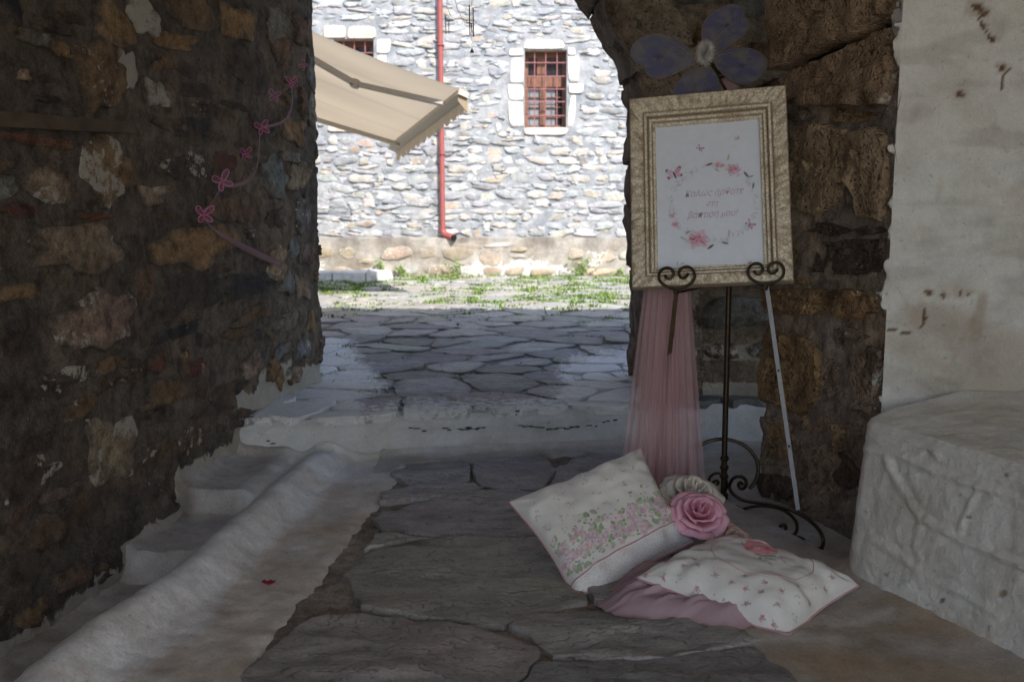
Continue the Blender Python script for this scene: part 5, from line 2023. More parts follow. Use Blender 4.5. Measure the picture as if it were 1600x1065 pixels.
def words(txt, px, py, wpx, col):
    cu = bpy.data.curves.new('lettering', 'FONT')
    cu.body = txt
    cu.align_x = 'CENTER'
    cu.align_y = 'CENTER'
    cu.shear = 0.35
    cu.size = 0.05
    cu.offset = -0.0005
    ob = bpy.data.objects.new('lettering_curve', cu)
    COL.objects.link(ob)
    bpy.context.view_layer.update()
    dg = bpy.context.evaluated_depsgraph_get()
    me = ob.evaluated_get(dg).to_mesh()
    V = [tuple(v.co) for v in me.vertices]
    Fc = [tuple(p.vertices) for p in me.polygons]
    ob.evaluated_get(dg).to_mesh_clear()
    bpy.data.objects.remove(ob)
    if not V:
        return
    x0, x1 = min(v[0] for v in V), max(v[0] for v in V)
    wd = FLOC(px + wpx / 2, py)[0] - FLOC(px - wpx / 2, py)[0]
    k = wd / (x1 - x0)
    cx, cz = FLOC(px, py)
    s = MB()
    s.add([(cx + (v[0] - (x0 + x1) / 2) * k, 0.0068, cz + v[1] * k * 1.18) for v in V], Fc, col)
    s.build('lettering', M_INK, frm, local=True, smooth=False).parent = prn
TC = (0.52, 0.33, 0.39)
words('Καλώς ήρθατε', 1116, 300, 92, TC)
words('στη', 1113, 317, 18, TC)
words('βάπτισή μου!', 1113, 334, 80, TC)

# ================================================================== EASEL
ez = thing('easel', 'wrought iron display easel with scroll holders, silver strut and curled feet, carrying the frame', 'easel', (0.95, 4.1, 0))
COLP = Vector((0.918, 4.186, 0))
e = MB()
e.tube([COLP + Vector((0, 0, 0.02)), COLP + Vector((-0.005, 0, 1.0)), COLP + Vector((-0.02, -0.02, 1.72))], 0.0125, 12)
e.tube([COLP + Vector((0, 0, 0.0)), COLP + Vector((0, 0, 0.035))], 0.02, 12)
for z in (0.11, 0.15, 0.19):
    e.tube([COLP + Vector((0, 0, z - 0.012)), COLP + Vector((0, 0, z)), COLP + Vector((0, 0, z + 0.012))], lambda t: 0.014 + 0.007 * sin(pi * t), 10)
e.build('centre_post', M_IRON, ez)
FOOT = Vector((1.154, 3.552, 0))
fn_ = (FOOT - COLP).cross(Vector((0, 0, 1))).normalized()
def EC(x, y):                                       # crop coordinates of the enlarged photo -> plane of the foot
    return ONP(1040 + x / 5.327, 700 + y / 5.327, COLP, fn_)
def bend(P, r, name):
    P = crom([EC(*q) for q in P], 7)
    P = [Vector((p.x, p.y, max(p.z, r * 0.9))) for p in P]
    s = MB()
    s.tube(P, r, 8)
    s.build(name, M_IRON, ez)
bend([(628, 318), (606, 300), (612, 275), (640, 275), (655, 305), (630, 340), (585, 330), (550, 290), (560, 250), (600, 232), (650, 240), (672, 280), (662, 325)][::-1] and
     [(640, 300), (622, 285), (606, 300), (616, 328), (645, 335), (668, 310), (668, 268), (635, 238), (590, 236), (552, 262), (532, 310), (540, 350), (575, 392), (640, 428), (720, 445), (800, 455), (880, 465), (950, 482), (1020, 503), (1085, 532), (1150, 567), (1210, 610), (1262, 660), (1298, 715), (1312, 775), (1300, 830), (1272, 884)], 0.0075, 'foot_scroll')
bend([(552, 612), (560, 580), (590, 545), (640, 508), (700, 489), (770, 480), (850, 483), (930, 498), (1000, 525), (1055, 570), (1090, 620), (1093, 680), (1068, 722), (1030, 738), (985, 730), (952, 700), (945, 665), (965, 638), (990, 637), (1002, 660), (992, 690)], 0.0065, 'foot_scroll')
bend([(1024, 792), (1038, 765), (1065, 742), (1105, 737), (1142, 752), (1162, 780), (1150, 810), (1122, 818), (1106, 800), (1112, 784)], 0.006, 'foot_scroll')
bend([(652, 662), (672, 650), (698, 650), (722, 668), (740, 694), (746, 726)], 0.006, 'foot_scroll')
bend([(428, 300), (440, 285), (425, 268), (398, 280), (392, 306), (415, 322), (380, 312), (362, 270), (376, 230), (420, 206), (466, 218), (500, 258), (510, 310), (496, 350), (462, 384)], 0.0065, 'foot_scroll')
s = MB()
ring = [Vector((COLP.x + 0.155 * cos(a), COLP.y + 0.03 + 0.03 * sin(a), 0.135 + 0.125 * sin(a))) for a in [0.15 + (2 * pi - 1.4) * k / 40 - 0.9 for k in range(41)]]
s.tube(ring, 0.0085, 8)
s.build('foot_hoop', M_IRON, ez)
# scroll holders in front of the frame
def FY(px, py, y):
    x, z = FLOC(px, py, y)
    return frame_pt(x, y, z)
HY = -0.042
for (ox, oy) in ((1028.5, 453 - 450), (1168, 445 - 450)):
    X = lambda cx, cy: FY(960 + cx / 5.327 + (ox - 1028.5), 400 + cy / 5.327 + (0 if ox < 1100 else -7.0), HY)
    P = [(418, 158), (432, 180), (460, 190), (486, 168), (492, 136), (474, 108), (438, 98), (398, 112), (372, 150), (374, 195), (404, 232), (452, 258), (510, 272), (565, 264), (620, 240), (656, 205), (668, 160), (654, 116), (616, 90), (576, 94), (546, 114), (538, 148), (552, 176), (582, 180), (606, 160), (612, 142)]
    s = MB()
    s.tube(crom([X(*q) for q in P], 6), 0.0058, 8)
    ho = s.build('scroll_holder', M_IRON, ez)
    s = MB()
    s.tube([X(512, 272), X(512, 300), FY(960 + 516 / 5.327 + (ox - 1028.5), 400 + 300 / 5.327 + (0 if ox < 1100 else -7.0), 0.05)], 0.011, 8)
    s.build('holder_knuckle', M_IRON, ez).parent = ho
# ledge arms back to the post, and the two flat bars
kl, kr = FY(1057, 457, 0.03), FY(1198, 450, 0.03)
s = MB()
s.strip([kl, COLP + Vector((0, -0.01, (kl.z + kr.z) / 2 + 0.01)), kr], 0.016, 0.006, (0, 0, 1))
s.build('cross_bar', M_IRON, ez)
bar_end = ONP(1247, 797, COLP, fn_)
s = MB()
s.strip([kr + Vector((0, 0, 0.005)), bar_end + Vector((0, 0, 0.002))], 0.016, 0.004, (-0.25, -0.97, 0))
so_ = s.build('silver_strut', M_ALU, ez)
for f in (0.37, 0.71):
    q = kr.lerp(bar_end, f)
    b = MB()
    b.tube([q + Vector((0.0, -0.001, 0)), q + Vector((-0.001, -0.005, 0))], 0.005, 8)
    b.build('strut_rivet', M_CHIME, ez).parent = so_
lend = Vector((0.62, 4.22, 0.002))
s = MB()
s.strip([kl + Vector((0, 0, 0.005)), lend], 0.018, 0.004, (-0.25, -0.97, 0))
s.build('brown_strut', M_BRASS, ez)

# ================================================================== TULLE
tul = thing('tulle_drape', 'sheer dusty pink tulle hanging in folds below the frame and bunched under the cushions', 'drape', (0.65, 4.0, 0))
def tulle_sheet(name, top, bot, zt, zb_, nf, amp, mat, seed, alpha=1.0):
    s = MB()
    NU, NV = 110, 40
    def _f(i, j):
        t, v = i / NU, j / NV
        vv = v ** 0.9
        a = Vector(top[0]).lerp(Vector(top[1]), t)
        b = Vector(bot[0]).lerp(Vector(bot[1]), t)
        p = a.lerp(b, vv)
        # swelling silhouette
        p.x += 0.0
        fold = sin(t * nf * 2 * pi + 1.6 * nz(t * 3, v * 1.2, seed) * 3 + seed) + 0.5 * sin(t * nf * 4.3 * pi + seed * 2 + v)
        p.y += amp * (0.35 + 0.75 * v) * fold
        p.x += 0.010 * nz(t * 4, v * 3, seed + 5) * v
        p.z = zt + (zb_ - zt) * vv
        k = 0.92 + 0.1 * nz(t * 14, v * 0.8, seed)
        return (p, (0.80 * k, 0.54 * k, 0.56 * k), 0)
    grid(s, NU + 1, NV + 1, _f)
    return s.build(name, mat, tul, smooth='all')
def TP(px, py, Y):
    return AY(px, py, Y)
yt = 3.985
for (tl, tr, bl, br_, zl, nf, amp, sd, dy) in ((1007, 1079, 962, 1106, 772, 8, 0.010, 1.0, 0.0), (1012, 1076, 985, 1092, 768, 11, 0.010, 4.0, 0.035)):
    a, b = TP(tl, 446, yt + dy), TP(tr, 446, yt + dy)
    c_, d_ = TP(bl, zl, yt - 0.02 + dy), TP(br_, zl, yt - 0.02 + dy)
    tulle_sheet('tulle_fall', (a, b), (c_, d_), a.z, 0.015, nf, amp, M_TULLE, sd)
# a darker gathered strand in the middle
a, b = TP(1030, 446, yt + 0.035), TP(1060, 446, yt + 0.035)
c_, d_ = TP(1010, 772, yt + 0.02), TP(1060, 772, yt + 0.02)
tulle_sheet('tulle_fall', (a, b), (c_, d_), a.z, 0.015, 4, 0.014, M_TULLE, 8.0)
# bunched on the floor under the cushions
s = MB()
OUT = [(932, 945), (955, 958), (1000, 966), (1060, 967), (1110, 976), (1160, 981), (1215, 962), (1260, 940), (1240, 900), (1150, 880), (1060, 870), (985, 885), (948, 915)]
OW = [(g_.x, g_.y) for g_ in (G(*q, 0.02) for q in OUT)]
cx = sum(p[0] for p in OW) / len(OW)
cy = sum(p[1] for p in OW) / len(OW)
NA, NR = 140, 26
LP = []
for i in range(NA):
    f = i / NA * len(OW)
    k = int(f)
    a, b = OW[k], OW[(k + 1) % len(OW)]
    LP.append((a[0] + (b[0] - a[0]) * (f - k), a[1] + (b[1] - a[1]) * (f - k)))
vs, fs, cs = [], [], []
for r_ in range(NR + 1):
    q = r_ / NR
    for i in range(NA):
        x, y = cx + (LP[i][0] - cx) * (1 - q), cy + (LP[i][1] - cy) * (1 - q)
        up = 0.062 * sm(0, 0.32, q)
        fold = fb(x * 5 + y * 2, y * 40 - x * 12, 5, 4)
        z = 0.016 + up * (0.75 + 0.25 * fold) + 0.010 * abs(fold) * (1 if q < 0.3 else 1.5)
        vs.append((x + 0.006 * nz(x * 30, y * 30), y, z))
        k = 0.9 + 0.12 * fold
        cs.append((0.70 * k, 0.50 * k, 0.54 * k))
for r_ in range(NR):
    for i in range(NA):
        j = (i + 1) % NA
        fs.append((r_ * NA + i, r_ * NA + j, (r_ + 1) * NA + j, (r_ + 1) * NA + i))
s.add(vs, fs, cs)
s.build('tulle_bunch', M_TULLEB, tul, smooth='all')

# ================================================================== CUSHIONS
def cushion(name, label, A, B, C_, D, T, sdv, pinch=0.10):
    """A,B,C,D corners in order; u runs A->B, v runs A->D"""
    A, B, C_, D = [Vector(q) for q in (A, B, C_, D)]
    nrm = (B - A).cross(D - A).normalized()
    if nrm.z < 0:
        nrm = -nrm
    cen = (A + B + C_ + D) / 4
    A, B, C_, D = [cen + (q - cen) * 1.035 for q in (A, B, C_, D)]
    root = thing(name, label, 'cushion', cen)
    def S(u, v, side):                              # u,v in -1..1
        pu = u * (1 - pinch * (1 - abs(v) ** 2.0) * abs(u) ** 3)
        pv = v * (1 - pinch * (1 - abs(u) ** 2.0) * abs(v) ** 3)
        a, b = (pu + 1) / 2, (pv + 1) / 2
        cr_ = 0.010 * (u * v) ** 6
        a, b = a + (0.5 - a) * cr_ * 2, b + (0.5 - b) * cr_ * 2
        p = A * (1 - a) * (1 - b) + B * a * (1 - b) + C_ * a * b + D * (1 - a) * b
        e = max(0.0, (1 - u ** 4)) ** 0.62 * max(0.0, (1 - v ** 4)) ** 0.62
        ed = sqrt(max(0, (1 - abs(u)))) * sqrt(max(0, 1 - abs(v)))
        wr = 0.0
        # gathers running in from the edges and corners
        g1 = (1 - sm(0.0, 0.62, 1 - abs(v))) * sin(u * 15 + sdv + 3 * nz(u * 2, v * 2, sdv)) * (0.5 + 0.5 * nz(u * 3, sdv))
        g2 = (1 - sm(0.0, 0.62, 1 - abs(u))) * sin(v * 15 + 2 * sdv + 3 * nz(v * 2, u * 2, sdv + 9)) * (0.5 + 0.5 * nz(v * 3, sdv + 4))
        ang = atan2(1 - abs(v), 1 - abs(u))
        cr = sm(0.75, 0.1, min(1, (2 - abs(u) - abs(v)))) * sin(ang * 11)
        wr = 0.014 * (g1 + g2) + 0.007 * cr + 0.014 * fb(u * 1.5, v * 1.5, sdv + 20) + 0.0035 * fb(u * 5, v * 5, sdv + 30)
        h = max(T * e + wr * min(1, ed * 3), T * e * 0.4)
        p = p + nrm * (h * side * (1 if side > 0 else 0.6))
        p.z = max(p.z, 0.014)
        return p
    s = MB()
    N_ = 60
    def par(i):
        t = -1 + 2 * i / N_
        return math.copysign(abs(t) ** 0.8, t)
    for side in (1, -1):
        grid(s, N_ + 1, N_ + 1, lambda i, j: (S(par(i), par(j), side), (0.72, 0.69, 0.655), 0))
    s.build('cover', M_PILLOW, root, smooth='all')
    s = MB()
    P = []
    for k in range(4 * 30):
        t = -1 + 2 * (k % 30) / 30
        q = ((t, -1), (1, t), (-t, 1), (-1, -t))[k // 30]
        P.append(S(*q, 1) + nrm * 0.0)
    s.tube(P, 0.0035, 6, (0.55, 0.30, 0.34), closed=True)
    s.build('piping', M_PILLOW, root, smooth='all')
    return root, S, nrm

def on(S, nrm, u, v, d=0.0008):
    e = 0.01
    p = S(u, v, 1)
    n = (S(min(u + e, 1), v, 1) - S(max(u - e, -1), v, 1)).cross(S(u, min(v + e, 1), 1) - S(u, max(v - e, -1), 1))
    n = n.normalized() if n.length > 1e-9 else nrm
    if n.dot(nrm) < 0:
        n = -n
    return p + n * d

def blot(mb, S, nrm, u, v, ru, rv, rot, col, n=7, d=0.0009, wob=0.25):
    sd = ri.uniform(0, 60)
    pts = [(u, v)]
    for i in range(n):
        a = 2 * pi * i / n
        k = 1 + wob * nz(cos(a) + sd, sin(a), 1)
        x, y = cos(a) * ru * k, sin(a) * rv * k
        pts.append((u + x * cos(rot) - y * sin(rot), v + x * sin(rot) + y * cos(rot)))
    if any(abs(a) > 0.985 or abs(b) > 0.985 for a, b in pts):
        return
    mb.add([on(S, nrm, a, b, d) for a, b in pts], [(0, i + 1, (i + 1) % n + 1) for i in range(n)], col)

# first cushion: propped up on the left
cA = AY(797, 784, 3.44)
cB = AY(1000, 702, 3.62)
cC = AY(1082, 846, 3.40)
cD = AY(908, 951, 3.12)
cu1, S1, n1_ = cushion('cushion', 'white cushion with a broad pink and green flower band, propped upright left of the roses', cA, cB, cC, cD, 0.088, 2.0)
fl = MB()
PK = [(0.62, 0.36, 0.42), (0.58, 0.30, 0.38), (0.66, 0.46, 0.50), (0.55, 0.35, 0.44)]
GR = [(0.24, 0.34, 0.16), (0.30, 0.38, 0.20), (0.20, 0.29, 0.14), (0.38, 0.44, 0.28)]
dd = [0.0008]
def nd():
    dd[0] += 0.0000012
    return dd[0]
for i in range(300):                               # flower band: leaves
    u, v = ri.uniform(-0.93, 0.95), 0.27 + 0.24 * ri.gauss(0, 0.8)
    if v > 0.60 or v < -0.25:
        continue
    r = ri.choice([0.022, 0.034, 0.055]) * ri.uniform(0.8, 1.2)
    blot(fl, S1, n1_, u, v, r, r * 0.62, ri.uniform(0, 3.1), mixc((0.72, .69, .65), ri.choice(GR), ri.uniform(0.55, 0.95)), 7, nd())
for i in range(105):                               # flower heads of several petals
    u, v = ri.uniform(-0.93, 0.95), 0.30 + 0.24 * ri.gauss(0, 0.6)
    if v > 0.60 or v < -0.22:
        continue
    r = ri.uniform(0.026, 0.07)
    c0 = ri.choice(PK)
    for k in range(6):
        a = k * 1.05 + ri.uniform(-.2, .2)
        blot(fl, S1, n1_, u + cos(a) * r * 0.6, v + sin(a) * r * 0.6, r * 0.5, r * 0.42, a, mixc((0.72, .69, .67), c0, ri.uniform(0.3, 0.8)), 6, nd())
    blot(fl, S1, n1_, u, v, r * 0.25, r * 0.25, 0, (0.46, 0.24, 0.28), 5, nd())
for i in range(46):                                # loose sprigs above the band
    u, v = ri.uniform(-0.9, 0.9), ri.uniform(-0.92, 0.0)
    for k in range(3):
        blot(fl, S1, n1_, u + ri.uniform(-.04, .04), v + ri.uniform(-.04, .04), 0.020, 0.010, ri.uniform(0, 3), mixc((0.72, .69, .65), ri.choice(GR + PK + [(0.35, 0.36, 0.36)]), 0.6), 6, nd())
i = 0
for a in range(58):                                # small print below the pink seam
    for b in range(8):
        u = -0.95 + 1.9 * (a + ri.uniform(-.35, .35)) / 57
        v = 0.70 + 0.26 * (b + ri.uniform(-.35, .35)) / 7
        blot(fl, S1, n1_, u, v, 0.011, 0.009, ri.uniform(0, 3), mixc((0.72, .70, .69), ri.choice([(0.42, 0.45, 0.56), (0.55, 0.36, 0.45), (0.45, 0.42, 0.5)]), ri.uniform(.4, .75)), 5, nd())
fl.build('floral_print', M_INK, cu1, kind='stuff', smooth='all')
s = MB()
s.tube([on(S1, n1_, -0.985 + 1.97 * k / 60, 0.645 + 0.008 * sin(k * 0.2), 0.001) for k in range(61)], 0.0022, 6, (0.52, 0.22, 0.30))
s.build('seam', M_PILLOW, cu1, smooth='all')

# second cushion: lying flat in front
dL = AY(995, 902, 3.06)
dF = AY(1230, 1001, 2.82)
dR = AY(1340, 914, 3.08)
dBk = AY(1118, 846, 3.38)
cu2, S2, n2_ = cushion('cushion', 'white cushion with small scattered rosebuds and a pink circle seam, lying flat on the floor', dL, dF, dR, dBk, 0.090, 6.0, 0.09)
fl = MB()
dd[0] = 0.0008
circ = []
for k in range(80):
    a = 2 * pi * k / 80
    circ.append(on(S2, n2_, 0.02 + 0.62 * cos(a), 0.18 + 0.60 * sin(a), 0.001))
for a in range(9):
    for b in range(9):
        u = -0.92 + 1.84 * (a + 0.5 * (b % 2) + ri.uniform(-.18, .18)) / 8.6
        v = -0.92 + 1.84 * (b + ri.uniform(-.18, .18)) / 8
        if ((u - 0.02) / 0.66) ** 2 + ((v - 0.18) / 0.64) ** 2 < 1.0:
            continue
        big = ri.random() < 0.62
        c0 = ri.choice([(0.50, 0.20, 0.24), (0.46, 0.2, 0.22), (0.48, 0.27, 0.34)])
        if big:
            for k in range(5):
                q = k * 1.26
                blot(fl, S2, n2_, u + cos(q) * 0.018, v + sin(q) * 0.018, 0.016, 0.012, q, mixc((0.72, .69, .65), c0, ri.uniform(.6, 1)), 6, nd())
        for k in range(4):
            q = ri.uniform(0, 6.3)
            blot(fl, S2, n2_, u + cos(q) * 0.042, v + sin(q) * 0.042, 0.015, 0.007, q, mixc((0.72, .69, .65), (0.26, 0.29, 0.27), .75), 6, nd())
# large rose printed inside the circle
for ring_, (rr_, nn_) in enumerate(((0.17, 9), (0.12, 7), (0.07, 5), (0.03, 3))):
    for k in range(nn_):
        q = 2 * pi * k / nn_ + ring_
        blot(fl, S2, n2_, -0.13 + cos(q) * rr_, 0.44 + sin(q) * rr_, 0.08 - 0.012 * ring_, 0.05 - 0.008 * ring_, q + 1.5, mixc((0.72, .6, .58), (0.62, 0.17, 0.22), ri.uniform(.35, 1)), 8, nd())
for (u, v, l, a, c0) in ((-.02, .22, .09, .2, GR[2]), (.06, .30, .10, 1.0, GR[2]), (.02, .12, .07, 2.0, (0.3, .32, .3)), (.12, .20, .08, .5, (0.3, .33, .3)), (.24, .30, .07, 2.6, (.34, .36, .33)), (.20, .42, .08, .1, (.5, .3, .33)), (.30, .44, .05, 1, (.55, .3, .35)),
                         (-.32, .52, .06, .9, GR[2]), (-.36, .40, .05, 2, (.3, .33, .3)), (.10, .06, .05, .9, (.32, .34, .32)), (.18, .06, .06, 2.4, (.32, .34, .32))):
    blot(fl, S2, n2_, u, v, l, l * 0.30, a, mixc((0.72, .69, .65), c0, .75), 8, nd())
fl.build('floral_print', M_INK, cu2, kind='stuff', smooth='all')
s = MB()
s.tube(circ, 0.0016, 6, (0.56, 0.34, 0.37), closed=True)
s.build('seam', M_PILLOW, cu2, smooth='all')

# ================================================================== ROSES
def rose(name, label, C_, axis, Rr, cin, cout, sd, n_out=(5, 5, 5, 4, 3), open_=1.0):
    rr_ = random.Random(sd)
    C_ = Vector(C_)
    ax = Vector(axis).normalized()
    e1 = ax.orthogonal().normalized()
    e2 = ax.cross(e1)
    root = thing(name, label, 'rose', C_)
    nr = len(n_out)
    for k, n in enumerate(n_out):
        f = k / (nr - 1)                            # 0 outer .. 1 heart
        R0 = Rr * (1 - 0.86 * f)
        hgt = Rr * (0.60 + 0.38 * f) 
        flare = (0.95 - 0.95 * f) * open_
        for q in range(n):
            a0 = 2 * pi * (q + rr_.uniform(-.12, .12)) / n + k * 0.7
            span = 2 * pi / n * (0.80 if k < 2 else 0.95)
            s = MB()
            vs, fs, cs = [], [], []
            NU, NV = 14, 9
            sdp = rr_.uniform(0, 50)
            for j in range(NV + 1):
                v = j / NV
                for i in range(NU + 1):
                    u = -1 + 2 * i / NU
                    wid = sin(pi * min(1, 0.18 + v * 0.62)) ** 0.7 
                    a = a0 + u * span * (0.5 + 0.25 * v) * min(1, wid + 0.12)
                    edge = (abs(u) ** 2.4) * 0.22 * v
                    r = R0 * (0.25 + 0.75 * sin(min(1, v * 1.15) * pi / 2)) + Rr * flare * 0.28 * v ** 4
                    z = hgt * (v - edge) - Rr * 0.30 * flare * v ** 5 - Rr * 0.16 * (1 - f)
                    r *= 1 + 0.07 * nz(u * 2 + sdp, v * 2) 
                    curl = v ** 7 * Rr * 0.10 * flare
                    r += curl + 0.03 * Rr * (q % 2)
                    z += 0.05 * Rr * nz(u * 1.8 + sdp, v * 2, 4) * v
                    vs.append(C_ + ax * z + e1 * (cos(a) * r) + e2 * (sin(a) * r))
                    t = v * (0.35 + 0.65 * (1 - f))
                    cs.append(mixc(cin, cout, min(1, 0.15 + 0.85 * v ** 1.3 * (1 - 0.35 * f))))
            for j in range(NV):
                for i in range(NU):
                    o = j * (NU + 1) + i
                    fs.append((o, o + 1, o + NU + 2, o + NU + 1))
            s.add(vs, fs, cs)
            po = s.build('petal', M_ROSE, root, smooth='all')
            so2 = po.modifiers.new('thickness', 'SOLIDIFY')
            so2.thickness = 0.002
    # rolled heart
    s = MB()
    vs, fs, cs = [], [], []
    for i in range(61):
        t = i / 60
        a = t * 4.2 * pi
        r = Rr * (0.02 + 0.17 * t)
        for z in (-0.1, 0.4, 0.80 + 0.05 * sin(a * 1.3)):
            vs.append(C_ + ax * (Rr * z * (1.04 - 0.1 * t)) + (e1 * cos(a) + e2 * sin(a)) * r)
            cs.append(mixc(cin, cout, 0.5 * max(0, z)))
    for i in range(60):
        for k in range(2):
            fs.append((i * 3 + k, i * 3 + k + 1, i * 3 + k + 4, i * 3 + k + 3))
    s.add(vs, fs, cs)
    s.build('rose_heart', M_ROSE, root, smooth='all')
    return root
rose('rose', 'large pink foam rose lying between the two cushions', AY(1091, 806, 3.42), (0.05, -0.55, 0.80), 0.078, (0.58, 0.16, 0.27), (0.78, 0.44, 0.53), 3)
rose('rose', 'cream white foam rose behind the pink one, against the tulle', AY(1080, 776, 3.62), (0.1, -0.35, 0.92), 0.088, (0.66, 0.56, 0.46), (0.74, 0.70, 0.63), 5, (5, 5, 4, 4, 3), 1.15)
rose('rose', 'pale peach foam rose half sunk behind the flat cushion', AY(1146, 852, 3.50), (0.35, -0.5, 0.7), 0.07, (0.60, 0.36, 0.32), (0.70, 0.50, 0.44), 9)

# ================================================================== BUTTERFLY WINGS ABOVE THE FRAME
wg = thing('wing_decoration', 'navy gauze butterfly wings with gold veins and a fluffy white centre above the frame', 'decoration', AY(1100, 87, 4.13))
WC = AY(1100, 85, 4.13)
def WP(x, y, d=0.0):
    return AY(960 + x / 5.327, y / 5.327, 4.13 + d)
WOUT = [
    ([(665, 440), (600, 390), (500, 322), (400, 292), (300, 290), (205, 328), (148, 388), (135, 450), (170, 510), (240, 555), (265, 610), (310, 645), (380, 655), (480, 625), (580, 580), (665, 535)], (665, 480), -0.05),
    ([(745, 345), (725, 290), (740, 200), (790, 130), (870, 70), (950, 40), (1030, 45), (1065, 80), (1085, 140), (1115, 180), (1110, 240), (1060, 310), (950, 385), (850, 440), (800, 420)], (780, 420), 0.05),
    ([(820, 465), (920, 420), (1020, 402), (1120, 405), (1210, 440), (1262, 490), (1265, 560), (1230, 620), (1160, 680), (1080, 705), (1000, 690), (930, 640), (860, 570), (820, 500)], (810, 480), 0.06),
    ([(690, 560), (600, 610), (540, 670), (500, 740), (478, 820), (480, 900), (520, 980), (620, 1040), (740, 1050), (840, 1000), (880, 900), (885, 780), (870, 700), (850, 630), (800, 560)], (745, 540), 0.03)]
rv = random.Random(19)
for (P, root_, tilt) in WOUT:
    P = [(q.x, q.z) for q in crom([Vector((a, 0, b)) for a, b in P], 4)]
    c_ = (sum(p[0] for p in P) / len(P), sum(p[1] for p in P) / len(P))
    def dep(x, y, tilt=tilt, c_=c_):
        d = sqrt((x - root_[0]) ** 2 + (y - root_[1]) ** 2) / 500
        return tilt * d + 0.006 * fb(x * 0.01, y * 0.01, 3)
    s = MB()
    vs, fs, cs = [], [], []
    n = len(P)
    RS = (1.0, 0.8, 0.6, 0.4, 0.2)
    pale = 1.0 if P[5][0] < 400 else 0.0
    for sc in RS:
        for (x, y) in P:
            X, Y_ = c_[0] + (x - c_[0]) * sc, c_[1] + (y - c_[1]) * sc
            vs.append(WP(X, Y_, dep(X, Y_)))
            g_ = fb(X * 0.008, Y_ * 0.016, 7)
            c = mixc((0.115, 0.12, 0.215), (0.19, 0.18, 0.20), sm(-0.2, 0.45, g_))
            if pale:
                c = mixc(c, (0.25, 0.25, 0.32), 0.7 * sm(-0.3, 0.3, nz(X * 0.006, Y_ * 0.02, 4)))
            cs.append(c)
    vs.append(WP(*c_, dep(*c_)))
    cs.append((0.06, 0.062, 0.12))
    for k in range(len(RS) - 1):
        for i in range(n):
            j = (i + 1) % n
            fs.append((k * n + i, k * n + j, (k + 1) * n + j, (k + 1) * n + i))
    for i in range(n):
        fs.append(((len(RS) - 1) * n + i, (len(RS) - 1) * n + (i + 1) % n, len(RS) * n))
    s.add(vs, fs, cs)
    wo = s.build('wing', M_WING, wg, smooth='all')
    s = MB()
    s.tube([WP(x, y, dep(x, y)) for x, y in P], 0.0022, 6, closed=True)
    s.build('wire_rim', M_GOLD, wg).parent = wo
    s = MB()
    for k in range(6):                              # glitter veins, some of them curling
        tx, ty = P[(k * n // 6 + 3) % n]
        pts = []
        cu = rv.uniform(-60, 60)
        L_ = rv.uniform(0.45, 0.85)
        for i in range(9):
            t = 0.16 + 0.84 * i / 8
            x = root_[0] + (tx - root_[0]) * t * L_ + cu * sin(t * pi) * (ty - root_[1]) / 500
            y = root_[1] + (ty - root_[1]) * t * L_ - cu * sin(t * pi) * (tx - root_[0]) / 500
            pts.append(WP(x, y, dep(x, y) - 0.002))
        if rv.random() < 0.6:
            x0, y0 = root_[0] + (tx - root_[0]) * L_, root_[1] + (ty - root_[1]) * L_
            r0 = rv.uniform(20, 45)
            pts += [WP(x0 + r0 * (1 - cos(a)) * 0.6, y0 + r0 * sin(a), dep(x0, y0) - 0.002) for a in (0.8, 1.6, 2.6, 3.6, 4.6)]
        s.strip(pts, lambda t: 0.0034 * (1 - 0.5 * t), 0.0008, (0, -1, 0))
    s.build('gold_vein', M_GOLD, wg).parent = wo
s = MB()
for i in range(1500):
    d = Vector((rv.gauss(0, 1), rv.gauss(0, 1) - 0.5, rv.gauss(0, 1))).normalized()
    L_ = rv.uniform(0.75, 1.1)
    tip = WC + Vector((d.x * 0.043 * L_, -0.030 + d.y * 0.030 * L_, d.z * 0.058 * L_))
    base = WC + Vector((d.x * 0.012, -0.026, d.z * 0.02))
    sd_ = d.orthogonal().normalized() * 0.0011
    s.add([base - sd_, base + sd_, tip + Vector((rv.uniform(-.004, .004), 0, rv.uniform(-.004, .004)))], [(0, 1, 2)])
s.build('fluffy_centre', M_FLUFF, wg, smooth=False)
s = MB()
s.tube([WC + Vector((0, 0.0, 0)), Vector((COLP.x - 0.02, 4.166, 1.70))], 0.005, 6)
s.build('hanging_wire', M_IRON, wg)

# tulle knot behind the frame top
kn = MB()
kc_ = AY(1136, 139, 4.19)
grid(kn, 25, 13, lambda i, j: (kc_ + Vector((cos(2 * pi * i / 24) * sin(pi * j / 12) * 0.06 * (1 + 0.5 * nz(i * 0.9, j * 0.6)), sin(2 * pi * i / 24) * sin(pi * j / 12) * 0.022, cos(pi * j / 12) * 0.045 * (1 + 0.15 * nz(i * 0.5, j * 0.7, 3)))), (0.42, 0.27, 0.27), 0))
tag(kn.build('tulle_knot', M_TULLEB, smooth='all'), 'small pale pink tulle knot peeking over the frame top below the navy wings', 'tulle knot')

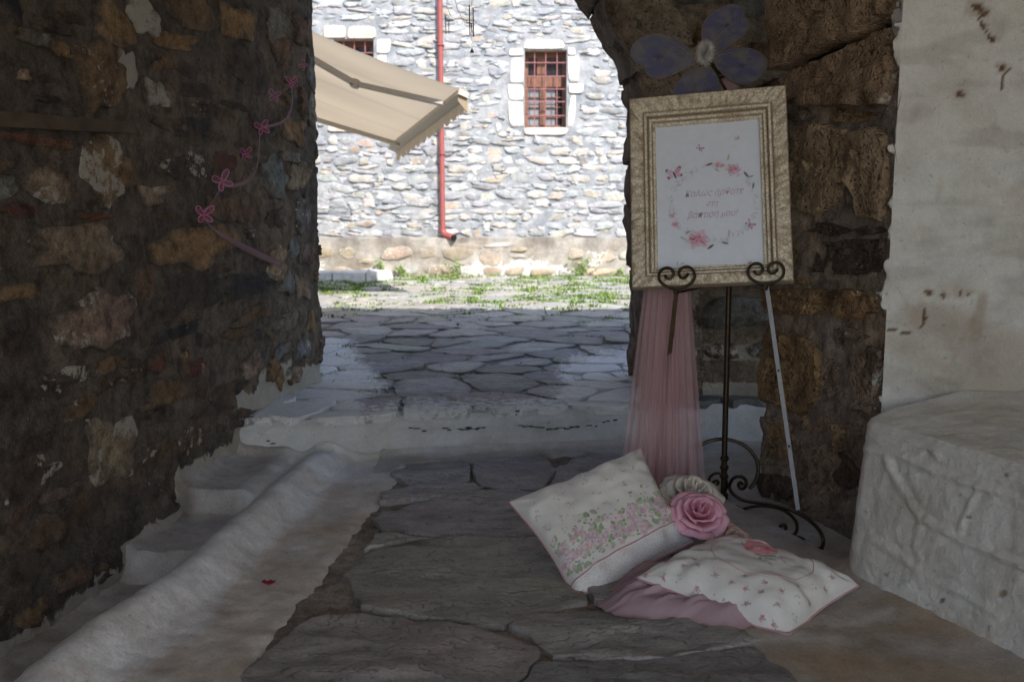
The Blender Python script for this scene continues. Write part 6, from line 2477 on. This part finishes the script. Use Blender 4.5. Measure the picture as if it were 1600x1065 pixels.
# ================================================================== RIBBON GARLAND
def LP_(px, py, off=0.03):
    s_, z = LINV(px, py)
    return LW(s_, z, off + lrel(s_, z)), s_, z
rbp = [(447, 128), (450, 152), (446, 176), (434, 191), (414, 198), (399, 201), (400, 226), (398, 250), (391, 270), (376, 285), (356, 290), (341, 291), (333, 303), (320, 320), (304, 334), (316, 352), (336, 368), (360, 382), (396, 398), (430, 412)]
P3 = crom([LP_(*q, 0.028)[0] for q in rbp], 6)
s = MB()
s.strip(P3, lambda t: 0.010 + 0.010 * abs(sin(t * 9)) + 0.020 * sm(0.80, 1.0, t), 0.0012, [tuple(LN + Vector((0, 0, 0.5 * sin(i * 0.23)))) for i in range(len(P3))], (0.46, 0.30, 0.35))
tag(s.build('ribbon', M_RIBBON, smooth='all'), 'sheer pink ribbon zigzagging down the dark stone wall between butterflies', 'ribbon')
DIM = 0.62
BFL = [(465, 103, 10, 0.9, 'pale pink butterfly highest on the left wall, near the corner, off the ribbon', (0.62, 0.38, 0.48)), (447, 130, 13, 0.2, 'pink butterfly at the upper end of the ribbon', (0.60, 0.22, 0.40)),
       (418, 151, 13, -0.2, 'lilac butterfly off the ribbon, left of its upper end', (0.50, 0.28, 0.50)), (398, 201, 16, 0.3, 'pink butterfly at the first bend of the ribbon below its upper end', (0.58, 0.20, 0.36)),
       (375, 241, 13, 0.15, 'deep pink butterfly off the ribbon, halfway down in the bay of the zigzag', (0.55, 0.16, 0.38)), (338, 284, 21, 0.45, 'pale outlined butterfly at the second bend of the ribbon', (0.62, 0.30, 0.42)),
       (305, 336, 20, 0.0, 'large pink butterfly at the lowest bend of the ribbon', (0.62, 0.22, 0.38))]
for (px, py, r, rot, lab, colr) in BFL:
    c_, s_, z_ = LP_(px, py, 0.036)
    colr = tuple(q * DIM for q in colr)
    k = (c_ - EYE).dot(FWD) / F                     # metres per pixel there
    rz = r * k * 0.85
    bt = thing('butterfly', lab, 'butterfly', c_, 'butterflies pinned to the left wall')
    face = (LN * 0.55 + Vector((-c_.x, -c_.y, 0)).normalized() * 0.75).normalized()   # wings lifted off the wall towards the room
    ex = Vector((0, 0, 1)).cross(face).normalized()
    ex = ex if ex.x > 0 else -ex
    ez_ = Vector((0, 0, 1))
    for side in (1, -1):
        for (aa, L_, W_) in ((0.75, 1.15, 0.62), (-0.72, 0.85, 0.55)):
            a = aa if side > 0 else pi - aa
            a += rot
            s = MB()
            d = ex * cos(a) + ez_ * sin(a)
            n = ex * -sin(a) + ez_ * cos(a)
            vs, cs = [c_ + d * rz * 0.05], [mixc(colr, (0.5, 0.1, 0.25), 0.5)]
            N_ = 14
            rim = []
            for i in range(N_):
                t = 2 * pi * i / N_
                x, y = (1 + cos(t)) / 2 * L_, sin(t) * W_ * 0.5 * (0.55 + 0.45 * (1 + cos(t)) / 2 * 1.2)
                lift = 0.35 * rz * ((1 + cos(t)) / 2) ** 1.5
                q = c_ + d * (x * rz) + n * (y * rz) + face * lift
                vs.append(q)
                rim.append(q)
                cs.append(colr)
            s.add(vs, [(0, i + 1, (i + 1) % N_ + 1) for i in range(N_)], cs)
            wo = s.build('wing', M_RIBBON, bt, smooth='all')
            s = MB()
            s.tube(rim, 0.05 * rz, 5, mixc(colr, (0.62, 0.3, 0.42), 0.4), closed=True)
            s.build('wing_rim', M_ROSE, bt, smooth='all').parent = wo
    s = MB()
    s.tube([c_ - ez_ * rz * 0.35 + face * 0.004, c_ + face * 0.006, c_ + ez_ * rz * 0.4 + face * 0.004], lambda t: rz * (0.05 + 0.08 * sin(pi * t)), 6, mixc(colr, (0.4, 0.05, 0.2), 0.5))
    s.build('body', M_ROSE, bt, smooth='all')

# ================================================================== SMALL THINGS
# a crumpled red petal on the whitewashed strip
g0 = G(421, 909, 0.02)
s = MB()
zz = 0.013 + kerb_h(bnd(g0.y) - g0.x, g0.y) + 0.008
grid(s, 9, 7, lambda i, j: ((g0.x - 0.022 + 0.0055 * i + 0.003 * nz(i * 0.7, j * 0.9), g0.y - 0.018 + 0.006 * j * (1 - abs(i - 4) / 7), zz + 0.006 * nz(i * 0.6, j * 0.6, 5) + 0.0012 * (i - 4) ** 2 * 0.4), (0.30, 0.02, 0.035), 0))
po = s.build('fallen_petal', M_ROSE, smooth='all')
po.modifiers.new('thickness', 'SOLIDIFY').thickness = 0.002
tag(po, 'crumpled dark red petal lying on the worn whitewashed strip', 'petal')

# wind chimes under the arch
YC = 6.12
ch = thing('wind_chime', 'wind chime with dark metal tubes and a small triangular clapper, hanging in the archway', 'wind chime', AY(737, -10, YC))
s = MB()
tp = AY(737, -3, YC)
s.tube([tp, tp + Vector((0, 0, 0.012))], 0.024, 14, (0.08, 0.01, 0.02))
s.tube([tp + Vector((0, 0, 0.012)), tp + Vector((0, 0, 0.03))], lambda t: 0.022 * (1 - 0.7 * t), 14, (0.08, 0.01, 0.02))
s.build('top_plate', plain('maroon_lacquer', (0.10, 0.012, 0.022), 0.4), ch)
s = MB()
s.tube([tp + Vector((0, 0, 0.03)), Vector((tp.x, YC, 3.05))], 0.0012, 4)
s.build('cord', M_CHIME, ch)
for (x0, y0, y1, dy) in ((733.3, 8, 54, 0.0), (739.0, 12, 58, 0.012), (736.5, 36, 52, -0.014)):
    a, b = AY(x0, y0, YC + dy), AY(x0 + 1.0, y1, YC + dy)
    s = MB()
    s.tube([a, b], 0.0036, 8)
    s.build('chime_tube', M_CHIME, ch)
    s = MB()
    s.tube([a, Vector((a.x, a.y, tp.z))], 0.0008, 4)
    s.build('cord', M_CHIME, ch)
a = AY(737.5, 79, YC)
s = MB()
s.tube([tp, a], 0.0007, 4)
s.build('cord', M_CHIME, ch)
s = MB()
s.add([a + Vector((-0.013, -0.003, -0.014)), a + Vector((0.013, -0.003, -0.014)), a + Vector((0, -0.003, 0.016)), a + Vector((-0.013, 0.003, -0.014)), a + Vector((0.013, 0.003, -0.014)), a + Vector((0, 0.003, 0.016))],
      [(0, 1, 2), (5, 4, 3), (0, 3, 4, 1), (1, 4, 5, 2), (2, 5, 3, 0)])
s.build('clapper', M_PURPLE, ch, smooth=False)
mo = thing('hanging_mobile', 'mobile of thin purple cords and a clear glass tube, hanging left of the wind chime', 'mobile', AY(700, -10, YC + 0.05))
for P in ([(699, -12), (698, 10), (703, 22), (707, 30)], [(707, -12), (716, 18), (727, 37)], [(703, 20), (701, 52)], [(695, 24), (696, 54)]):
    s = MB()
    s.tube([AY(x, y, YC + 0.05) for x, y in P], 0.0013, 5)
    s.build('cord', M_PURPLE, mo)
s = MB()
s.tube([AY(698, 24, YC + 0.05), AY(699.5, 53, YC + 0.05)], 0.010, 10)
s.build('glass_tube', M_GLASS, mo)
s = MB()
s.tube([AY(696, -12, YC + 0.05), Vector((-0.385, YC + 0.05, 3.05))], 0.0012, 4)
s.tube([AY(707, -12, YC + 0.05), Vector((-0.36, YC + 0.05, 3.05))], 0.0012, 4)
s.build('cord', M_PURPLE, mo)

# ------------------------------------------------------------------ weeds and grass
rg = random.Random(51)
def blade(mb, b, h, lean, w_, c):
    a = rg.uniform(0, 2 * pi)
    d = Vector((cos(a), sin(a), 0))
    q = Vector((-sin(a), cos(a), 0)) * w_
    m = b + d * lean * 0.35 + Vector((0, 0, h * 0.6))
    t = b + d * lean + Vector((0, 0, h))
    mb.add([b - q, b + q, m - q * 0.7, m + q * 0.7, t], [(0, 1, 3, 2), (2, 3, 4)], c)
GC = [(0.13, 0.22, 0.045), (0.18, 0.27, 0.06), (0.24, 0.30, 0.09), (0.10, 0.17, 0.04)]
gr = MB()
allc = [(cx_, cy_, q_) for _, cy_, cx_, q_ in cand if 5.5 < cy_ < 13.8 and -3.2 < cx_ < 2.2]
for (cx_, cy_, q_) in allc:
    dens_ = 0.12 + 0.95 * sm(9.0, 11.0, cy_) * sm(-0.25, 0.35, fb(cx_ * 0.8, cy_ * 0.8, 9) + 0.08 * cx_ + 0.1 * sm(12, 13.5, cy_))
    if cy_ < 8.5:
        dens_ = 0.10 + (0.22 if cx_ < -0.55 else 0)
    for (x, y) in q_:
        if rg.random() < dens_:
            n_ = rg.randint(8, 20) if cy_ > 8.5 else rg.randint(3, 7)
            hh = rg.uniform(0.015, 0.05) if cy_ > 9 else rg.uniform(0.012, 0.03)
            for k in range(n_):
                blade(gr, Vector((x + rg.gauss(0, 0.05), y + rg.gauss(0, 0.035), ZC - 0.012)), hh * rg.uniform(0.5, 1.2), hh * 0.9, 0.004 if cy_ < 9 else 0.008, jit(rg.choice(GC), 0.2, rg))
for i in range(1500):                              # fringe along the plinth
    x = rg.uniform(-3.2, 2.2)
    if fb(x * 1.5, 3.3) < -0.15:
        continue
    blade(gr, Vector((x, rg.uniform(13.55, 13.82), ZC - 0.01)), rg.uniform(0.02, 0.075), 0.035, 0.005, jit(rg.choice(GC + [(0.24, 0.25, 0.09)]), 0.2, rg))
gr.build('grass', M_LEAF, kind='stuff')
WD = [(590, 428, 0.30, 'tall thin weed at the plinth behind the white kerb', 0.05), (626, 430, 0.19, 'small weed at the plinth right of the white kerb', 0.07), (714, 428, 0.27, 'weed growing at the plinth below the red downpipe', 0.07),
      (905, 428, 0.30, 'bushy bright green weed at the plinth below the barred window', 0.11), (964, 428, 0.14, 'tiny weed at the plinth beside the arch jamb', 0.07)]
for (px, py, hh, lab, wd) in WD:
    b = AY(px, py, 13.74)
    b.z = ZC
    wt = thing('weed', lab, 'weed', b, 'weeds at the foot of the plinth')
    st = MB()
    lf = MB()
    for k in range(9 if wd > 0.1 else 4):
        tip = b + Vector((rg.gauss(0, wd), rg.uniform(-0.05, 0.02), hh * rg.uniform(0.6, 1.0)))
        md = b.lerp(tip, 0.5) + Vector((rg.gauss(0, 0.02), 0, 0))
        st.tube([b, md, tip], lambda t: 0.004 * (1 - 0.7 * t), 4, (0.14, 0.2, 0.06))
        for i in range(14):
            t = rg.uniform(0.12, 1.0)
            p = b.lerp(md, t * 2) if t < 0.5 else md.lerp(tip, t * 2 - 1)
            d = Vector((rg.gauss(0, 1), rg.gauss(0, 1) - 0.3, rg.gauss(0.2, 0.6))).normalized()
            w_ = d.orthogonal().normalized()
            L_ = rg.uniform(0.03, 0.065)
            lf.add([p, p + d * L_ * 0.5 + w_ * L_ * 0.24, p + d * L_, p + d * L_ * 0.5 - w_ * L_ * 0.24], [(0, 1, 2, 3)], jit(rg.choice(GC), 0.2, rg))
    st.build('stem', M_LEAF, wt)
    lf.build('leaves', M_LEAF, wt, smooth=False)
